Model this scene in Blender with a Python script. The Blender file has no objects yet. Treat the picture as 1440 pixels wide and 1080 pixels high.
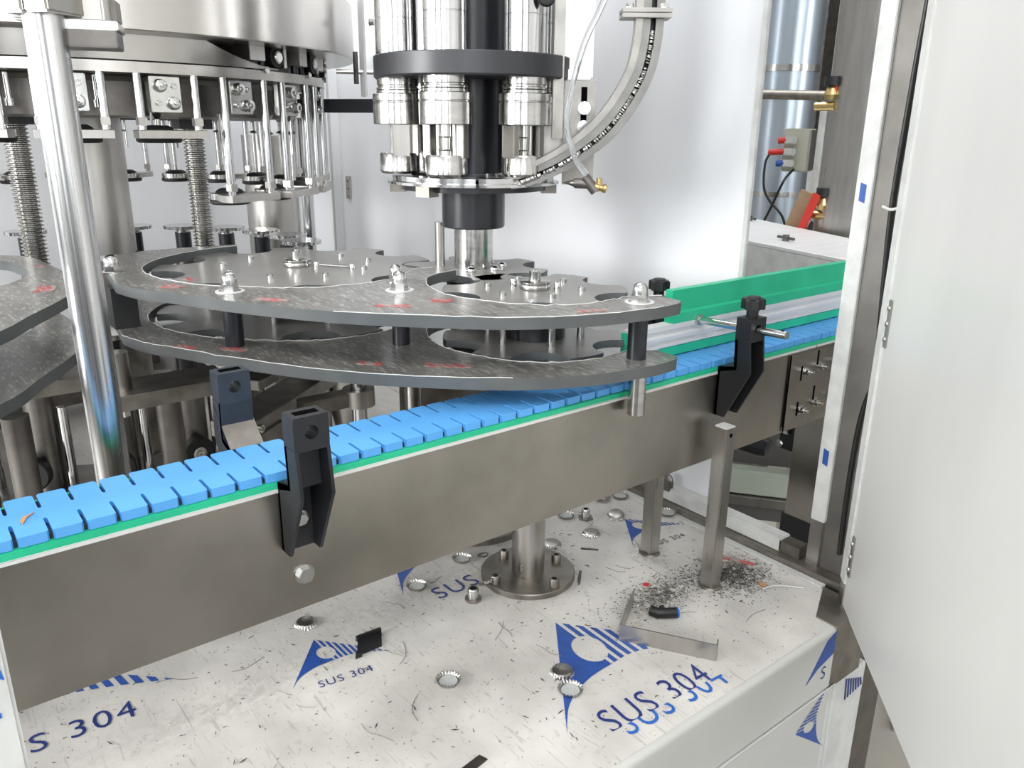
import bpy, bmesh, math, random
from math import sin, cos, pi, radians as R, atan2, hypot, sqrt
from mathutils import Vector, Matrix
from mathutils.geometry import delaunay_2d_cdt
random.seed(7)
S = bpy.context.scene
COL = S.collection

# ------------------------------------------------------------------ camera
cam_d = bpy.data.cameras.new('camera'); cam = bpy.data.objects.new('camera', cam_d); COL.objects.link(cam)
F, PITCH, ROLL, YAW = 1123.6, .30805, .01093, .90237
cam_d.sensor_width = 36; cam_d.lens = F / 1440 * 36; cam_d.clip_start = .02; cam_d.clip_end = 100
fw = Vector((cos(YAW) * cos(PITCH), sin(YAW) * cos(PITCH), -sin(PITCH)))
rt = fw.cross(Vector((0, 0, 1))).normalized(); up = rt.cross(fw)
rt2 = rt * cos(ROLL) + up * sin(ROLL); up2 = -rt * sin(ROLL) + up * cos(ROLL)
cam.matrix_world = Matrix(((rt2.x, up2.x, -fw.x, 0), (rt2.y, up2.y, -fw.y, 0), (rt2.z, up2.z, -fw.z, .68), (0, 0, 0, 1)))
S.camera = cam

# ------------------------------------------------------------------ world, added lights, exposure
S.view_settings.view_transform = 'Standard'; S.view_settings.look = 'None'
S.view_settings.gamma = 1; S.view_settings.use_curve_mapping = False
S.view_settings.exposure = 0.07
w = bpy.data.worlds.new('world'); S.world = w; w.use_nodes = True
nt = w.node_tree; bg = nt.nodes['Background']
tc = nt.nodes.new('ShaderNodeTexCoord'); sx = nt.nodes.new('ShaderNodeSeparateXYZ'); cr = nt.nodes.new('ShaderNodeValToRGB')
nt.links.new(tc.outputs['Generated'], sx.inputs[0]); nt.links.new(sx.outputs['Z'], cr.inputs[0]); nt.links.new(cr.outputs[0], bg.inputs[0])
e = cr.color_ramp.elements
e[0].position = 0.0; e[0].color = (.55, .54, .53, 1); e[1].position = .8; e[1].color = (.95, .97, 1, 1)
m_ = e.new(.12); m_.color = (.98, .98, .98, 1)
bg.inputs[1].default_value = .72

def lamp(name, loc, size, energy, target, color=(1, 1, 1)):
    l = bpy.data.lights.new(name, 'AREA'); l.shape = 'RECTANGLE'; l.size, l.size_y = size; l.energy = energy; l.color = color
    o = bpy.data.objects.new(name, l); COL.objects.link(o); o.location = loc
    o.rotation_euler = (Vector(target) - Vector(loc)).to_track_quat('-Z', 'Y').to_euler(); return o
lamp('added_area_light', (-1.2, -1.0, 3.6), (2.4, 1.0), 40, (.6, 1, .2))  # overhead area lights added for brightness, no fixtures seen
lamp('added_area_light', (2.0, 3.4, 3.9), (2.6, 1.0), 62, (.8, 1.2, .3))
lamp('added_area_light', (.2, 1.6, 4.2), (1.2, 2.6), 42, (.6, 1.2, .3))

lamp('added_area_light', (-3.0, 1.7, 1.15), (2.0, 1.0), 130, (1.1, 2.0, .55))  # added low at the left to brighten the pale side panel
lamp('added_area_light', (-.6, -1.6, 3.0), (1.6, 1.0), 40, (.2, 2.4, .5))  # added to brighten the back panel behind the carousel

# ------------------------------------------------------------------ materials
def _mat(name):
    m = bpy.data.materials.new(name); m.use_nodes = True
    return m, m.node_tree, m.node_tree.nodes['Principled BSDF']
def mat(name, col, rough=.5, metal=0, var=0.0, scale=20, stretch=(1, 1, 1), rvar=0.0, bump=0.0, coat=0, dark=None, trans=0, ior=1.5, thr=None):
    """principled with noise-driven variation of colour / roughness / fine relief"""
    m, t, b = _mat(name)
    b.inputs['Base Color'].default_value = (*col, 1); b.inputs['Roughness'].default_value = rough; b.inputs['Metallic'].default_value = metal
    b.inputs['Coat Weight'].default_value = coat; b.inputs['Coat Roughness'].default_value = .15
    b.inputs['Transmission Weight'].default_value = trans; b.inputs['IOR'].default_value = ior
    if var or rvar or bump or dark:
        c = t.nodes.new('ShaderNodeTexCoord'); mp = t.nodes.new('ShaderNodeMapping'); mp.inputs['Scale'].default_value = stretch
        n = t.nodes.new('ShaderNodeTexNoise'); n.inputs['Scale'].default_value = scale; n.inputs['Detail'].default_value = 5
        t.links.new(c.outputs['Object'], mp.inputs[0]); t.links.new(mp.outputs[0], n.inputs['Vector'])
        if var or dark:
            r = t.nodes.new('ShaderNodeValToRGB'); d = dark or tuple(x * (1 - var) for x in col)
            r.color_ramp.elements[0].color = (*d, 1); r.color_ramp.elements[1].color = (*col, 1)
            lo, hi = thr or (.35, .62)
            r.color_ramp.elements[0].position = lo; r.color_ramp.elements[1].position = hi
            t.links.new(n.outputs['Fac'], r.inputs[0]); t.links.new(r.outputs[0], b.inputs['Base Color'])
        if rvar:
            mr = t.nodes.new('ShaderNodeMapRange'); mr.inputs['To Min'].default_value = max(.02, rough - rvar); mr.inputs['To Max'].default_value = rough + rvar
            t.links.new(n.outputs['Fac'], mr.inputs['Value']); t.links.new(mr.outputs[0], b.inputs['Roughness'])
        if bump:
            bp = t.nodes.new('ShaderNodeBump'); bp.inputs['Strength'].default_value = bump; bp.inputs['Distance'].default_value = .002
            t.links.new(n.outputs['Fac'], bp.inputs['Height']); t.links.new(bp.outputs[0], b.inputs['Normal'])
    return m
M = {}
M['steel'] = mat('brushed_steel', (.52, .50, .47), .3, 1, .12, 60, (1, 1, .15), .08)
M['steel_v'] = mat('turned_steel', (.56, .55, .53), .2, 1, .2, 90, (.3, .3, 1), .06)
M['chrome'] = mat('polished_steel', (.62, .62, .62), .15, 1, .12, 60, (1, 1, .04), .06, .01)
M['panelsteel'] = mat('satin_steel_sheet', (.43, .405, .36), .30, 1, .26, 7, (1, 1, 1), .08)
M['drumsteel'] = mat('drum_steel', (.50, .48, .455), .24, 1, .12, 12, (1, 1, .3), .06)
M['dirtysteel'] = mat('stained_steel', (.33, .305, .27), .42, 1, .35, 30, (1, 1, 1), .1)
M['bright'] = mat('bright_bolt', (.64, .64, .62), .18, 1, .1, 80, rvar=.05)
M['darksteel'] = mat('shaded_oily_steel', (.22, .205, .19), .4, 1, .3, 25, rvar=.1)
M['black'] = mat('black_plastic', (.012, .012, .014), .42, 0, .3, 40, bump=.05)
M['charcoal'] = mat('charcoal_moulded_plastic', (.011, .012, .015), .58, 0, .3, 30, bump=.1)
M['slate'] = mat('slate_moulded_plastic', (.024, .032, .047), .6, 0, .35, 40, bump=.1)
M['greyblack'] = mat('dark_grey_nylon', (.038, .039, .044), .36, 0, .25, 14, rvar=.08)
M['pblack'] = mat('black_turned_nylon', (.018, .019, .024), .28, 0, .2, 8)
M['rubber'] = mat('black_rubber', (.01, .01, .01), .6)
M['edge'] = mat('grey_plate_edge', (.105, .112, .112), .5, 0, .25, 12, (1, 1, 1), .1, .08)
M['blue'] = mat('blue_chain_plastic', (.10, .37, .78), .48, 0, .1, 14)
M['green'] = mat('green_guide_plastic', (.02, .50, .27), .42, 0, .1, 20)
M['alu'] = mat('aluminium_extrusion', (.76, .76, .755), .48, .25, .06, 30, (.1, 1, 1))
M['white'] = mat('white_film_edge', (.64, .645, .62), .5, 0, .16, 30, bump=.12)
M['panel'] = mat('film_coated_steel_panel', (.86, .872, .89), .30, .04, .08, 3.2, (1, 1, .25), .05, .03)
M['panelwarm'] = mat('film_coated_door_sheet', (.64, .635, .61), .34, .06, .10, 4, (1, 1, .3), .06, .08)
M['print'] = mat('blue_film_print', (.022, .085, .36), .42, 0, .15, 60)
M['ink'] = mat('dark_blue_ink', (.016, .035, .20), .45, 0, .2, 80)
M['lightink'] = mat('bright_blue_ink', (.02, .13, .50), .45)
M['red'] = mat('red_film_print', (.46, .09, .09), .5, 0, dark=(.34, .30, .28), scale=240, stretch=(1, .18, 1), thr=(.47, .53))
M['redgloss'] = mat('red_paint', (.6, .03, .02), .35)
M['swarf'] = mat('dark_swarf', (.11, .10, .09), .5, 0, .8, 160)
M['liner'] = mat('cap_liner', (.55, .57, .55), .35, 0, .1, 100)
M['capsteel'] = mat('cap_tinplate', (.46, .445, .42), .3, 1, .2, 120, rvar=.08)
M['card'] = mat('brown_cardboard', (.42, .28, .17), .8, 0, .2, 12)
M['beige'] = mat('beige_painted_box', (.50, .50, .42), .5)
M['tank'] = mat('bluish_steel_tank', (.50, .57, .64), .3, .85, .1, 3, (1, 1, .2))
M['wall'] = mat('grey_brown_wall', (.12, .112, .105), .8, 0, .15, 2)
M['hall'] = mat('pale_hall_wall', (.5, .5, .49), .8, 0, .1, 1)
M['floor'] = mat('concrete_floor', (.20, .19, .17), .5, 0, .25, 3, (1, 1, 1), .1)
M['tube'] = mat('clear_tube', (.86, .89, .9), .08, 0, trans=.85, ior=1.25)
M['yellow'] = mat('brass', (.6, .45, .2), .3, 1)
M['bark'] = mat('orange_peel_scrap', (.5, .26, .12), .7)
M['sheath'] = mat('dark_cable', (.01, .01, .01), .35)
M['panelglow'] = _mat('added_panel_glow')[0]; _b = M['panelglow'].node_tree.nodes['Principled BSDF']; _b.inputs['Emission Color'].default_value = (.95, .98, 1, 1); _b.inputs['Emission Strength'].default_value = 5.0  # glow of the added panels out of view
M['chute'] = mat('dull_chute_steel', (.40, .385, .355), .42, 1, .2, 30)
M['chutedark'] = mat('darker_chute_steel', (.27, .265, .25), .4, 1, .2, 30)  # darker copy: light and dark chute faces put into the colour
M['burr'] = mat('white_film_burr', (.75, .74, .70), .6)
M['palefloor'] = mat('pale_floor_paint', (.46, .43, .37), .5, 0, .15, 4)
M['palegreen'] = mat('pale_green_rail', (.50, .55, .46), .5, 0, .1, 6)
M['frame'] = mat('dull_frame_steel', (.20, .19, .175), .5, .8, .25, 14)
M['post'] = mat('brushed_post_steel', (.66, .66, .66), .24, 1, .5, 150, (1, 1, .01), .12, .0)  # brushing and sharp reflection streaks both put into the colour
M['thread'] = mat('rolled_thread_steel', (.50, .49, .47), .2, 1, .2, 40)
M['cleanfilm'] = mat('clean_white_film', (.56, .56, .53), .4, 0, .06, 5, bump=.02)
M['recess'] = mat('recess_shade_black', (.004, .004, .004), 1.0); M['recess'].node_tree.nodes['Principled BSDF'].inputs['Specular IOR Level'].default_value = 0  # flat black stands in for the shade inside slots and holes

def film_plate():
    """protective film wrinkled over a grey nylon plate"""
    m, t, b = _mat('film_over_grey_plate')
    c = t.nodes.new('ShaderNodeTexCoord'); mp = t.nodes.new('ShaderNodeMapping'); mp.inputs['Rotation'].default_value = (0, 0, .6); mp.inputs['Scale'].default_value = (1, .22, 1)
    n = t.nodes.new('ShaderNodeTexNoise'); n.inputs['Scale'].default_value = 38; n.inputs['Detail'].default_value = 7; n.inputs['Distortion'].default_value = .6
    n2 = t.nodes.new('ShaderNodeTexNoise'); n2.inputs['Scale'].default_value = 300; n2.inputs['Detail'].default_value = 3
    t.links.new(c.outputs['Object'], mp.inputs[0]); t.links.new(mp.outputs[0], n.inputs['Vector']); t.links.new(mp.outputs[0], n2.inputs['Vector'])
    r = t.nodes.new('ShaderNodeValToRGB'); r.color_ramp.elements[0].position = .3; r.color_ramp.elements[1].position = .72
    r.color_ramp.elements[0].color = (.11, .106, .096, 1); r.color_ramp.elements[1].color = (.235, .226, .205, 1)
    t.links.new(n.outputs['Fac'], r.inputs[0])
    r2 = t.nodes.new('ShaderNodeValToRGB'); r2.color_ramp.elements[0].position = .55; r2.color_ramp.elements[1].position = .64
    mx = t.nodes.new('ShaderNodeMixRGB'); mx.inputs[2].default_value = (.44, .43, .40, 1)
    mu = t.nodes.new('ShaderNodeMath'); mu.operation = 'MULTIPLY'; mu.inputs[1].default_value = .7
    t.links.new(n2.outputs['Fac'], r2.inputs[0]); t.links.new(r2.outputs[0], mu.inputs[0]); t.links.new(mu.outputs[0], mx.inputs[0])
    t.links.new(r.outputs[0], mx.inputs[1]); t.links.new(mx.outputs[0], b.inputs['Base Color'])
    b.inputs['Roughness'].default_value = .34; b.inputs['Coat Weight'].default_value = .5; b.inputs['Coat Roughness'].default_value = .22
    bp = t.nodes.new('ShaderNodeBump'); bp.inputs['Strength'].default_value = .6; bp.inputs['Distance'].default_value = .004
    t.links.new(n.outputs['Fac'], bp.inputs['Height']); t.links.new(bp.outputs[0], b.inputs['Normal'])
    return m
M['platefilm'] = film_plate()
M['startop'] = mat('satin_grey_star_plate', (.27, .26, .24), .34, 0, .22, 16, (1, 1, 1), .08, .03, coat=.3)

def base_film():
    """white protective film: scratches, specks and grime"""
    m, t, b = _mat('scratched_white_film')
    N, L = t.nodes, t.links
    c = N.new('ShaderNodeTexCoord')
    base = N.new('ShaderNodeTexNoise'); base.inputs['Scale'].default_value = 7; base.inputs['Detail'].default_value = 6
    L.new(c.outputs['Object'], base.inputs['Vector'])
    r = N.new('ShaderNodeValToRGB'); r.color_ramp.elements[0].position = .35; r.color_ramp.elements[1].position = .6
    r.color_ramp.elements[0].color = (.52, .50, .465, 1); r.color_ramp.elements[1].color = (.70, .675, .63, 1)
    L.new(base.outputs['Fac'], r.inputs[0]); cur = r.outputs[0]
    def layer(rot, sc, scale, lo, hi, colr, amt, cur, dist=0.0, detail=2):
        mp = N.new('ShaderNodeMapping'); mp.inputs['Rotation'].default_value = (0, 0, rot); mp.inputs['Scale'].default_value = sc
        n = N.new('ShaderNodeTexNoise'); n.inputs['Scale'].default_value = scale; n.inputs['Detail'].default_value = detail; n.inputs['Distortion'].default_value = dist
        rr = N.new('ShaderNodeValToRGB'); rr.color_ramp.elements[0].position = lo; rr.color_ramp.elements[1].position = hi
        mu = N.new('ShaderNodeMath'); mu.operation = 'MULTIPLY'; mu.inputs[1].default_value = amt
        mx = N.new('ShaderNodeMixRGB'); mx.inputs[2].default_value = (*colr, 1)
        L.new(c.outputs['Object'], mp.inputs[0]); L.new(mp.outputs[0], n.inputs['Vector']); L.new(n.outputs['Fac'], rr.inputs[0])
        L.new(rr.outputs[0], mu.inputs[0]); L.new(mu.outputs[0], mx.inputs[0]); L.new(cur, mx.inputs[1]); return mx.outputs[0]
    cur = layer(.5, (1, .10, 1), 190, .67, .71, (.28, .26, .23), .35, cur, .8)
    cur = layer(-.9, (1, .08, 1), 170, .68, .72, (.28, .26, .23), .35, cur, .9)
    cur = layer(1.5, (1, .10, 1), 230, .67, .71, (.3, .28, .25), .4, cur, .8)
    cur = layer(-.25, (1, .02, 1), 90, .70, .715, (.2, .18, .15), .45, cur, .6)
    cur = layer(0, (1, 1, 1), 210, .70, .74, (.06, .05, .04), .75, cur)
    cur = layer(0, (1, 1, 1), 60, .62, .74, (.33, .30, .26), .45, cur, .0, 6)
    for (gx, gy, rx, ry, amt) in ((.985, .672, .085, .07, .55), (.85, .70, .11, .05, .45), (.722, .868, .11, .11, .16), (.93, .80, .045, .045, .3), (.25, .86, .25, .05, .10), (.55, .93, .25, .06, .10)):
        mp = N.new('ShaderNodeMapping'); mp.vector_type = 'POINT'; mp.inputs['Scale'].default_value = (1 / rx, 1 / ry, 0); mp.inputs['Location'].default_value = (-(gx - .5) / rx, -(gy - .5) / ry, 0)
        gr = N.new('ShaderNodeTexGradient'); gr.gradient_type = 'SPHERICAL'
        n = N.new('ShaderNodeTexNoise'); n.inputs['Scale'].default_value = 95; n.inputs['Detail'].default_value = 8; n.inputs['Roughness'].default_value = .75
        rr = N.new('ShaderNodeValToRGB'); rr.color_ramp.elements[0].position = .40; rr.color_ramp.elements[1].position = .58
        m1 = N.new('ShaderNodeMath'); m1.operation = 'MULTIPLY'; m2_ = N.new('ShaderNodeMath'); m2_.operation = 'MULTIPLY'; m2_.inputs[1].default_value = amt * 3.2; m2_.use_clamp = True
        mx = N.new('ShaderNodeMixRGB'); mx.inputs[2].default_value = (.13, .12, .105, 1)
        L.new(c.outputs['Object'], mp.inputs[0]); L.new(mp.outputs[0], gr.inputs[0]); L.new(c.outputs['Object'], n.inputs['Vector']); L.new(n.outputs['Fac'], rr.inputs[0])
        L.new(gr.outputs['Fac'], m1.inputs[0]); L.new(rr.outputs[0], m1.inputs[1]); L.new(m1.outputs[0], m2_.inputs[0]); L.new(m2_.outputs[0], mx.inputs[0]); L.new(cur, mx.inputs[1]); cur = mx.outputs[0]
    L.new(cur, b.inputs['Base Color']); b.inputs['Roughness'].default_value = .45
    bp = N.new('ShaderNodeBump'); bp.inputs['Strength'].default_value = .15; bp.inputs['Distance'].default_value = .002
    L.new(base.outputs['Fac'], bp.inputs['Height']); L.new(bp.outputs[0], b.inputs['Normal'])
    return m
M['film'] = base_film()

# ------------------------------------------------------------------ helpers
def thing(name, label, cat, loc=(0, 0, 0), rotz=0, group=None):
    o = bpy.data.objects.new(name, None); COL.objects.link(o); o.location = loc; o.rotation_euler = (0, 0, rotz); o.empty_display_size = .02
    o['label'] = label; o['category'] = cat
    if group: o['group'] = group
    return o
def tag(o, label, cat, group=None):
    o['label'] = label; o['category'] = cat
    if group: o['group'] = group
    return o
def part(name, bm, m, parent=None, world=False, ang=35, label=None, m2=None):
    """ONE mesh object; world=True: coordinates given in the world and moved to the parent's frame"""
    bmesh.ops.recalc_face_normals(bm, faces=bm.faces)
    me = bpy.data.meshes.new(name)
    if world and parent:
        pm = Matrix.Translation(parent.location) @ parent.rotation_euler.to_matrix().to_4x4()
        if parent.parent: pm = Matrix.Translation(parent.parent.location) @ parent.parent.rotation_euler.to_matrix().to_4x4() @ pm
        bm.transform(pm.inverted())
    bm.to_mesh(me); bm.free(); me.materials.append(m if not isinstance(m, str) else M[m])
    if m2: me.materials.append(M[m2])
    me.polygons.foreach_set('use_smooth', [True] * len(me.polygons)); me.set_sharp_from_angle(angle=R(ang))
    o = bpy.data.objects.new(name, me); COL.objects.link(o)
    if parent: o.parent = parent
    if label: o['label'] = label
    return o
def struct(name, bm, m, parent=None, ang=35):
    o = part(name, bm, m, parent, ang=ang)
    if not parent: o['kind'] = 'structure'
    return o
def dup(root, loc=None, rotz=None, label=None):
    r = root.copy(); COL.objects.link(r)
    if loc is not None: r.location = loc
    if rotz is not None: r.rotation_euler = (0, 0, rotz)
    if label: r['label'] = label
    for ch in list(root.children):
        c = ch.copy(); COL.objects.link(c); c.parent = r
        for g in list(ch.children):
            d = g.copy(); COL.objects.link(d); d.parent = c
    return r
BM = bmesh.new
def box(bm, x0, x1, y0, y1, z0, z1, mtx=None, bev=0.0):
    n = bmesh.new()
    bmesh.ops.create_cube(n, size=1)
    for v in n.verts: v.co = Vector(((x0 + x1) / 2 + v.co.x * (x1 - x0), (y0 + y1) / 2 + v.co.y * (y1 - y0), (z0 + z1) / 2 + v.co.z * (z1 - z0)))
    if bev: bmesh.ops.bevel(n, geom=n.edges[:], offset=bev, segments=2, affect='EDGES', clamp_overlap=True)
    if mtx: n.transform(mtx)
    return join(bm, n)
def join(bm, n):
    me = bpy.data.meshes.new('tmp'); n.to_mesh(me); n.free(); bm.from_mesh(me); bpy.data.meshes.remove(me); return bm
def bx(*a, **k): return box(BM(), *a, **k)
def frame_of(d):
    d = Vector(d).normalized(); a = Vector((0, 0, 1)) if abs(d.z) < .95 else Vector((1, 0, 0))
    u = a.cross(d).normalized(); return u, d.cross(u), d
def cyl(bm, p0, p1, r0, r1=None, seg=24, caps=True):
    p0 = Vector(p0); p1 = Vector(p1); r1 = r0 if r1 is None else r1
    u, v, d = frame_of(p1 - p0)
    A = [bm.verts.new(p0 + (u * cos(2 * pi * i / seg) + v * sin(2 * pi * i / seg)) * r0) for i in range(seg)]
    B = [bm.verts.new(p1 + (u * cos(2 * pi * i / seg) + v * sin(2 * pi * i / seg)) * r1) for i in range(seg)]
    for i in range(seg): bm.faces.new((A[i], A[(i + 1) % seg], B[(i + 1) % seg], B[i]))
    if caps: bm.faces.new(A[::-1]); bm.faces.new(B)
    return bm
def lathe(bm, prof, c=(0, 0, 0), axis=(0, 0, 1), seg=40):
    """prof: (r, h) along the axis"""
    c = Vector(c); u, v, d = frame_of(axis); rings = []
    for r, h in prof:
        if r < 1e-6: rings.append([bm.verts.new(c + d * h)])
        else: rings.append([bm.verts.new(c + d * h + (u * cos(2 * pi * i / seg) + v * sin(2 * pi * i / seg)) * r) for i in range(seg)])
    for a, b in zip(rings, rings[1:]):
        for i in range(seg):
            j = (i + 1) % seg
            if len(a) == 1 and len(b) == 1: continue
            if len(a) == 1: bm.faces.new((a[0], b[j], b[i]))
            elif len(b) == 1: bm.faces.new((a[i], a[j], b[0]))
            else: bm.faces.new((a[i], a[j], b[j], b[i]))
    return bm
def prism(bm, poly, z0, z1, top_mat=None, bev=0.0):
    n = bmesh.new()
    A = [n.verts.new((x, y, z0)) for x, y in poly]; B = [n.verts.new((x, y, z1)) for x, y in poly]
    k = len(poly)
    for i in range(k): n.faces.new((A[i], A[(i + 1) % k], B[(i + 1) % k], B[i]))
    n.faces.new(A[::-1]); f = n.faces.new(B)
    if bev:
        es = [e for e in n.edges if all(abs(v.co.z - z1) < 1e-7 for v in e.verts)]
        bmesh.ops.bevel(n, geom=es, offset=bev, segments=1, affect='EDGES', clamp_overlap=True)
    if top_mat is not None:
        n.normal_update()
        for f in n.faces:
            if all(v.co.z > z1 - 1e-6 for v in f.verts): f.material_index = top_mat
    return join(bm, n)
def prism_dir(bm, poly, origin, ux, uy, depth):
    """polygon in the plane (ux, uy) through origin, extruded by the vector depth"""
    o = Vector(origin); ux = Vector(ux); uy = Vector(uy); dp = Vector(depth)
    A = [bm.verts.new(o + ux * a + uy * b) for a, b in poly]; B = [bm.verts.new(v.co + dp) for v in A]; k = len(poly)
    for i in range(k): bm.faces.new((A[i], A[(i + 1) % k], B[(i + 1) % k], B[i]))
    bm.faces.new(A[::-1]); bm.faces.new(B); return bm
def tube(bm, pts, r, seg=10, smooth=6):
    P = [Vector(p) for p in pts]
    if smooth and len(P) > 2:
        Q = []
        for i in range(len(P) - 1):
            p0 = P[max(i - 1, 0)]; p1 = P[i]; p2 = P[i + 1]; p3 = P[min(i + 2, len(P) - 1)]
            for k in range(smooth):
                t = k / smooth; Q.append(.5 * ((2 * p1) + (p2 - p0) * t + (2 * p0 - 5 * p1 + 4 * p2 - p3) * t * t + (3 * p1 - p0 - 3 * p2 + p3) * t ** 3))
        P = Q + [P[-1]]
    rings = []; u = None
    for i, p in enumerate(P):
        d = (P[min(i + 1, len(P) - 1)] - P[max(i - 1, 0)]).normalized()
        u = frame_of(d)[0] if u is None else (u - d * u.dot(d)).normalized()
        v = d.cross(u); rings.append([bm.verts.new(p + (u * cos(2 * pi * k / seg) + v * sin(2 * pi * k / seg)) * r) for k in range(seg)])
    for a, b in zip(rings, rings[1:]):
        for k in range(seg): bm.faces.new((a[k], a[(k + 1) % seg], b[(k + 1) % seg], b[k]))
    bm.faces.new(rings[0][::-1]); bm.faces.new(rings[-1]); return bm
def hexbolt(bm, p, d, r=.006, h=.005):
    cyl(bm, p, Vector(p) + Vector(d).normalized() * .001, r * 1.25, seg=20)
    q = Vector(p) + Vector(d).normalized() * .001
    cyl(bm, q, q + Vector(d).normalized() * h, r, seg=6); return bm
def socket_bolt(bm, p, d=(0, 0, 1), r=.005, h=.006):
    """socket head with a real recess"""
    lathe(bm, [(0, 0), (r, 0), (r, h * .9), (r * .9, h), (r * .55, h), (r * .5, h * .45), (0, h * .45)], p, d, 20); return bm
def acorn(bm, x, y, z, r=.0105):
    lathe(bm, [(0, 0), (r * 1.35, 0), (r * 1.35, .0015), (0, .0015)], (x, y, z), seg=24)
    cyl(bm, (x, y, z + .0015), (x, y, z + .0105), r * 1.06, seg=6)
    lathe(bm, [(r * .93, 0), (r * .93, .006)] + [(r * .93 * cos(a), .006 + r * .93 * sin(a)) for a in (R(20), R(40), R(60), R(78))] + [(0, .006 + r * .93)], (x, y, z + .0105), seg=24)
    return bm
def arc(cx, cy, r, a0, a1, n=20):
    return [(cx + r * cos(R(a0 + (a1 - a0) * i / n)), cy + r * sin(R(a0 + (a1 - a0) * i / n))) for i in range(n + 1)]
def smoothpoly(pts, n=4):
    """open Catmull-Rom through the points"""
    P = [Vector((*p, 0)) for p in pts]; Q = []
    for i in range(len(P) - 1):
        p0 = P[max(i - 1, 0)]; p1 = P[i]; p2 = P[i + 1]; p3 = P[min(i + 2, len(P) - 1)]
        for k in range(n):
            t = k / n; q = .5 * ((2 * p1) + (p2 - p0) * t + (2 * p0 - 5 * p1 + 4 * p2 - p3) * t * t + (3 * p1 - p0 - 3 * p2 + p3) * t ** 3); Q.append((q.x, q.y))
    return Q + [(P[-1].x, P[-1].y)]
def annulus(bm, r0, r1, z0, z1, c=(0, 0), seg=96):
    return lathe(bm, [(r0, z0), (r1, z0), (r1, z1), (r0, z1), (r0, z0)], (c[0], c[1], 0), seg=seg)

# ------------------------------------------------------------------ the hall
struct('floor', bx(-6, 9, -6, 9, -.90, -.85), 'floor')
struct('trim_1', bx(1.25, 6.5, -1, 6, -.85, -.846), 'palefloor')
struct('wall_back', bx(7.0, 7.1, -6, 9, -.85, 4), 'hall')
struct('wall_left', bx(-6, 7, 8.5, 8.6, -.85, 4), 'hall')
o = struct('wall_right', bx(4.6, 4.7, .6, 2.35, -.85, 3.2), 'wall')

k_ = 0  # unseen posts added so the round steel reflects dark vertical streaks
for (x, y, r, mm) in ((-2.2, -1.4, .16, 'wall'), (-.8, -2.6, .2, 'wall'), (.9, -2.8, .14, 'wall'), (2.6, -2.0, .2, 'wall'), (-2.8, .4, .2, 'wall'), (-2.4, 2.2, .16, 'wall'), (-1.2, -1.9, .09, 'print'), (1.7, -2.6, .1, 'wall'), (-2.6, -.5, .07, 'wall'), (0.0, -1.9, .06, 'wall')):
    k_ += 1; struct('reflection_post_%d' % k_, bx(x - r, x + r, y - r, y + r, -.85, 3.4), mm)
for k_, (x, y, wx, wy) in enumerate(((-3.4, -3.6, .9, .05), (-1.6, -4.2, .9, .05), (.2, -4.4, .7, .05), (3.4, -4.0, .9, .05), (-4.6, -1.6, .05, .9), (-4.8, .9, .05, 1.3), (-4.8, 3.9, .05, .7))):  # unseen glowing panels added for side light and bright streaks on steel
    wf = struct('glow_panel_%d' % (k_ + 1), bx(x - wx - .05, x + wx + .05, y - wy - .05, y + wy + .05, .35, .45), 'wall')
    part('pane', bx(x - wx * .48 - wx * .5, x - wx * .03, y - wy, y + wy, .45, 3.0) if wx > wy else bx(x - wx, x + wx, y - wy * .98, y - wy * .03, .45, 3.0), 'panelglow', wf)
    part('pane', bx(x + wx * .03, x + wx * .98, y - wy, y + wy, .45, 3.0) if wx > wy else bx(x - wx, x + wx, y + wy * .03, y + wy * .98, .45, 3.0), 'panelglow', wf)
# ------------------------------------------------------------------ machine base with printed film
BX = 1.076
t = thing('machine_base', 'white film covered steel base table of the bottling machine under the conveyor', 'machine base', (.5, .5, -.85))
prof = [(.494, 0)] + [(.4925 - .0075 * sin(a), -.0075 + .0075 * cos(a)) for a in [R(x) for x in (0, 30, 60, 90)]] + [(.485, -.098), (.488, -.1), (.488, -.103), (.4845, -.105), (.4845, -.84), (.52, -.84), (.52, -.02), (2.45, -.02), (2.45, 0)]
bm = BM(); prism_dir(bm, [(y, z) for y, z in prof], (-.9, 0, 0), (0, 1, 0), (0, 0, 1), (1.885, 0, 0))
part('front_sheet', bm, 'cleanfilm', t, True, 50)
bm = BM(); prism(bm, [(-.9, .495), (.955, .495), (.99, .519), (BX, .56), (BX, 2.45), (-.9, 2.45)], -.012, .0004)
part('top_sheet', bm, 'film', t, True)
bm = BM(); prism(bm, [(.985, .485), (1.07, .485), (1.07, .56), (.985, .52)], -.104, .0015, bev=.001)
part('corner_plate', bm, 'dirtysteel', t, True, label='bare brown-grey steel corner')
bm = bx(.9855, 1.095, .4855, .56, -.84, -.104, bev=.002); part('corner_post', bm, 'white', t, True)
bm = BM(); tube(bm, [(.5, .4835, -.101), (.8, .4835, -.101), (1.0, .4835, -.101)], .0012, 6, 0); tube(bm, [(1.0, .4845, -.104), (1.003, .484, -.3), (1.003, .484, -.8)], .0022, 8, 0)
part('seam', bm, 'white', t, True)
bm = bx(1.096, 1.19, .50, .62, -.84, -.02); part('side_column', bm, 'darksteel', t, True)

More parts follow.
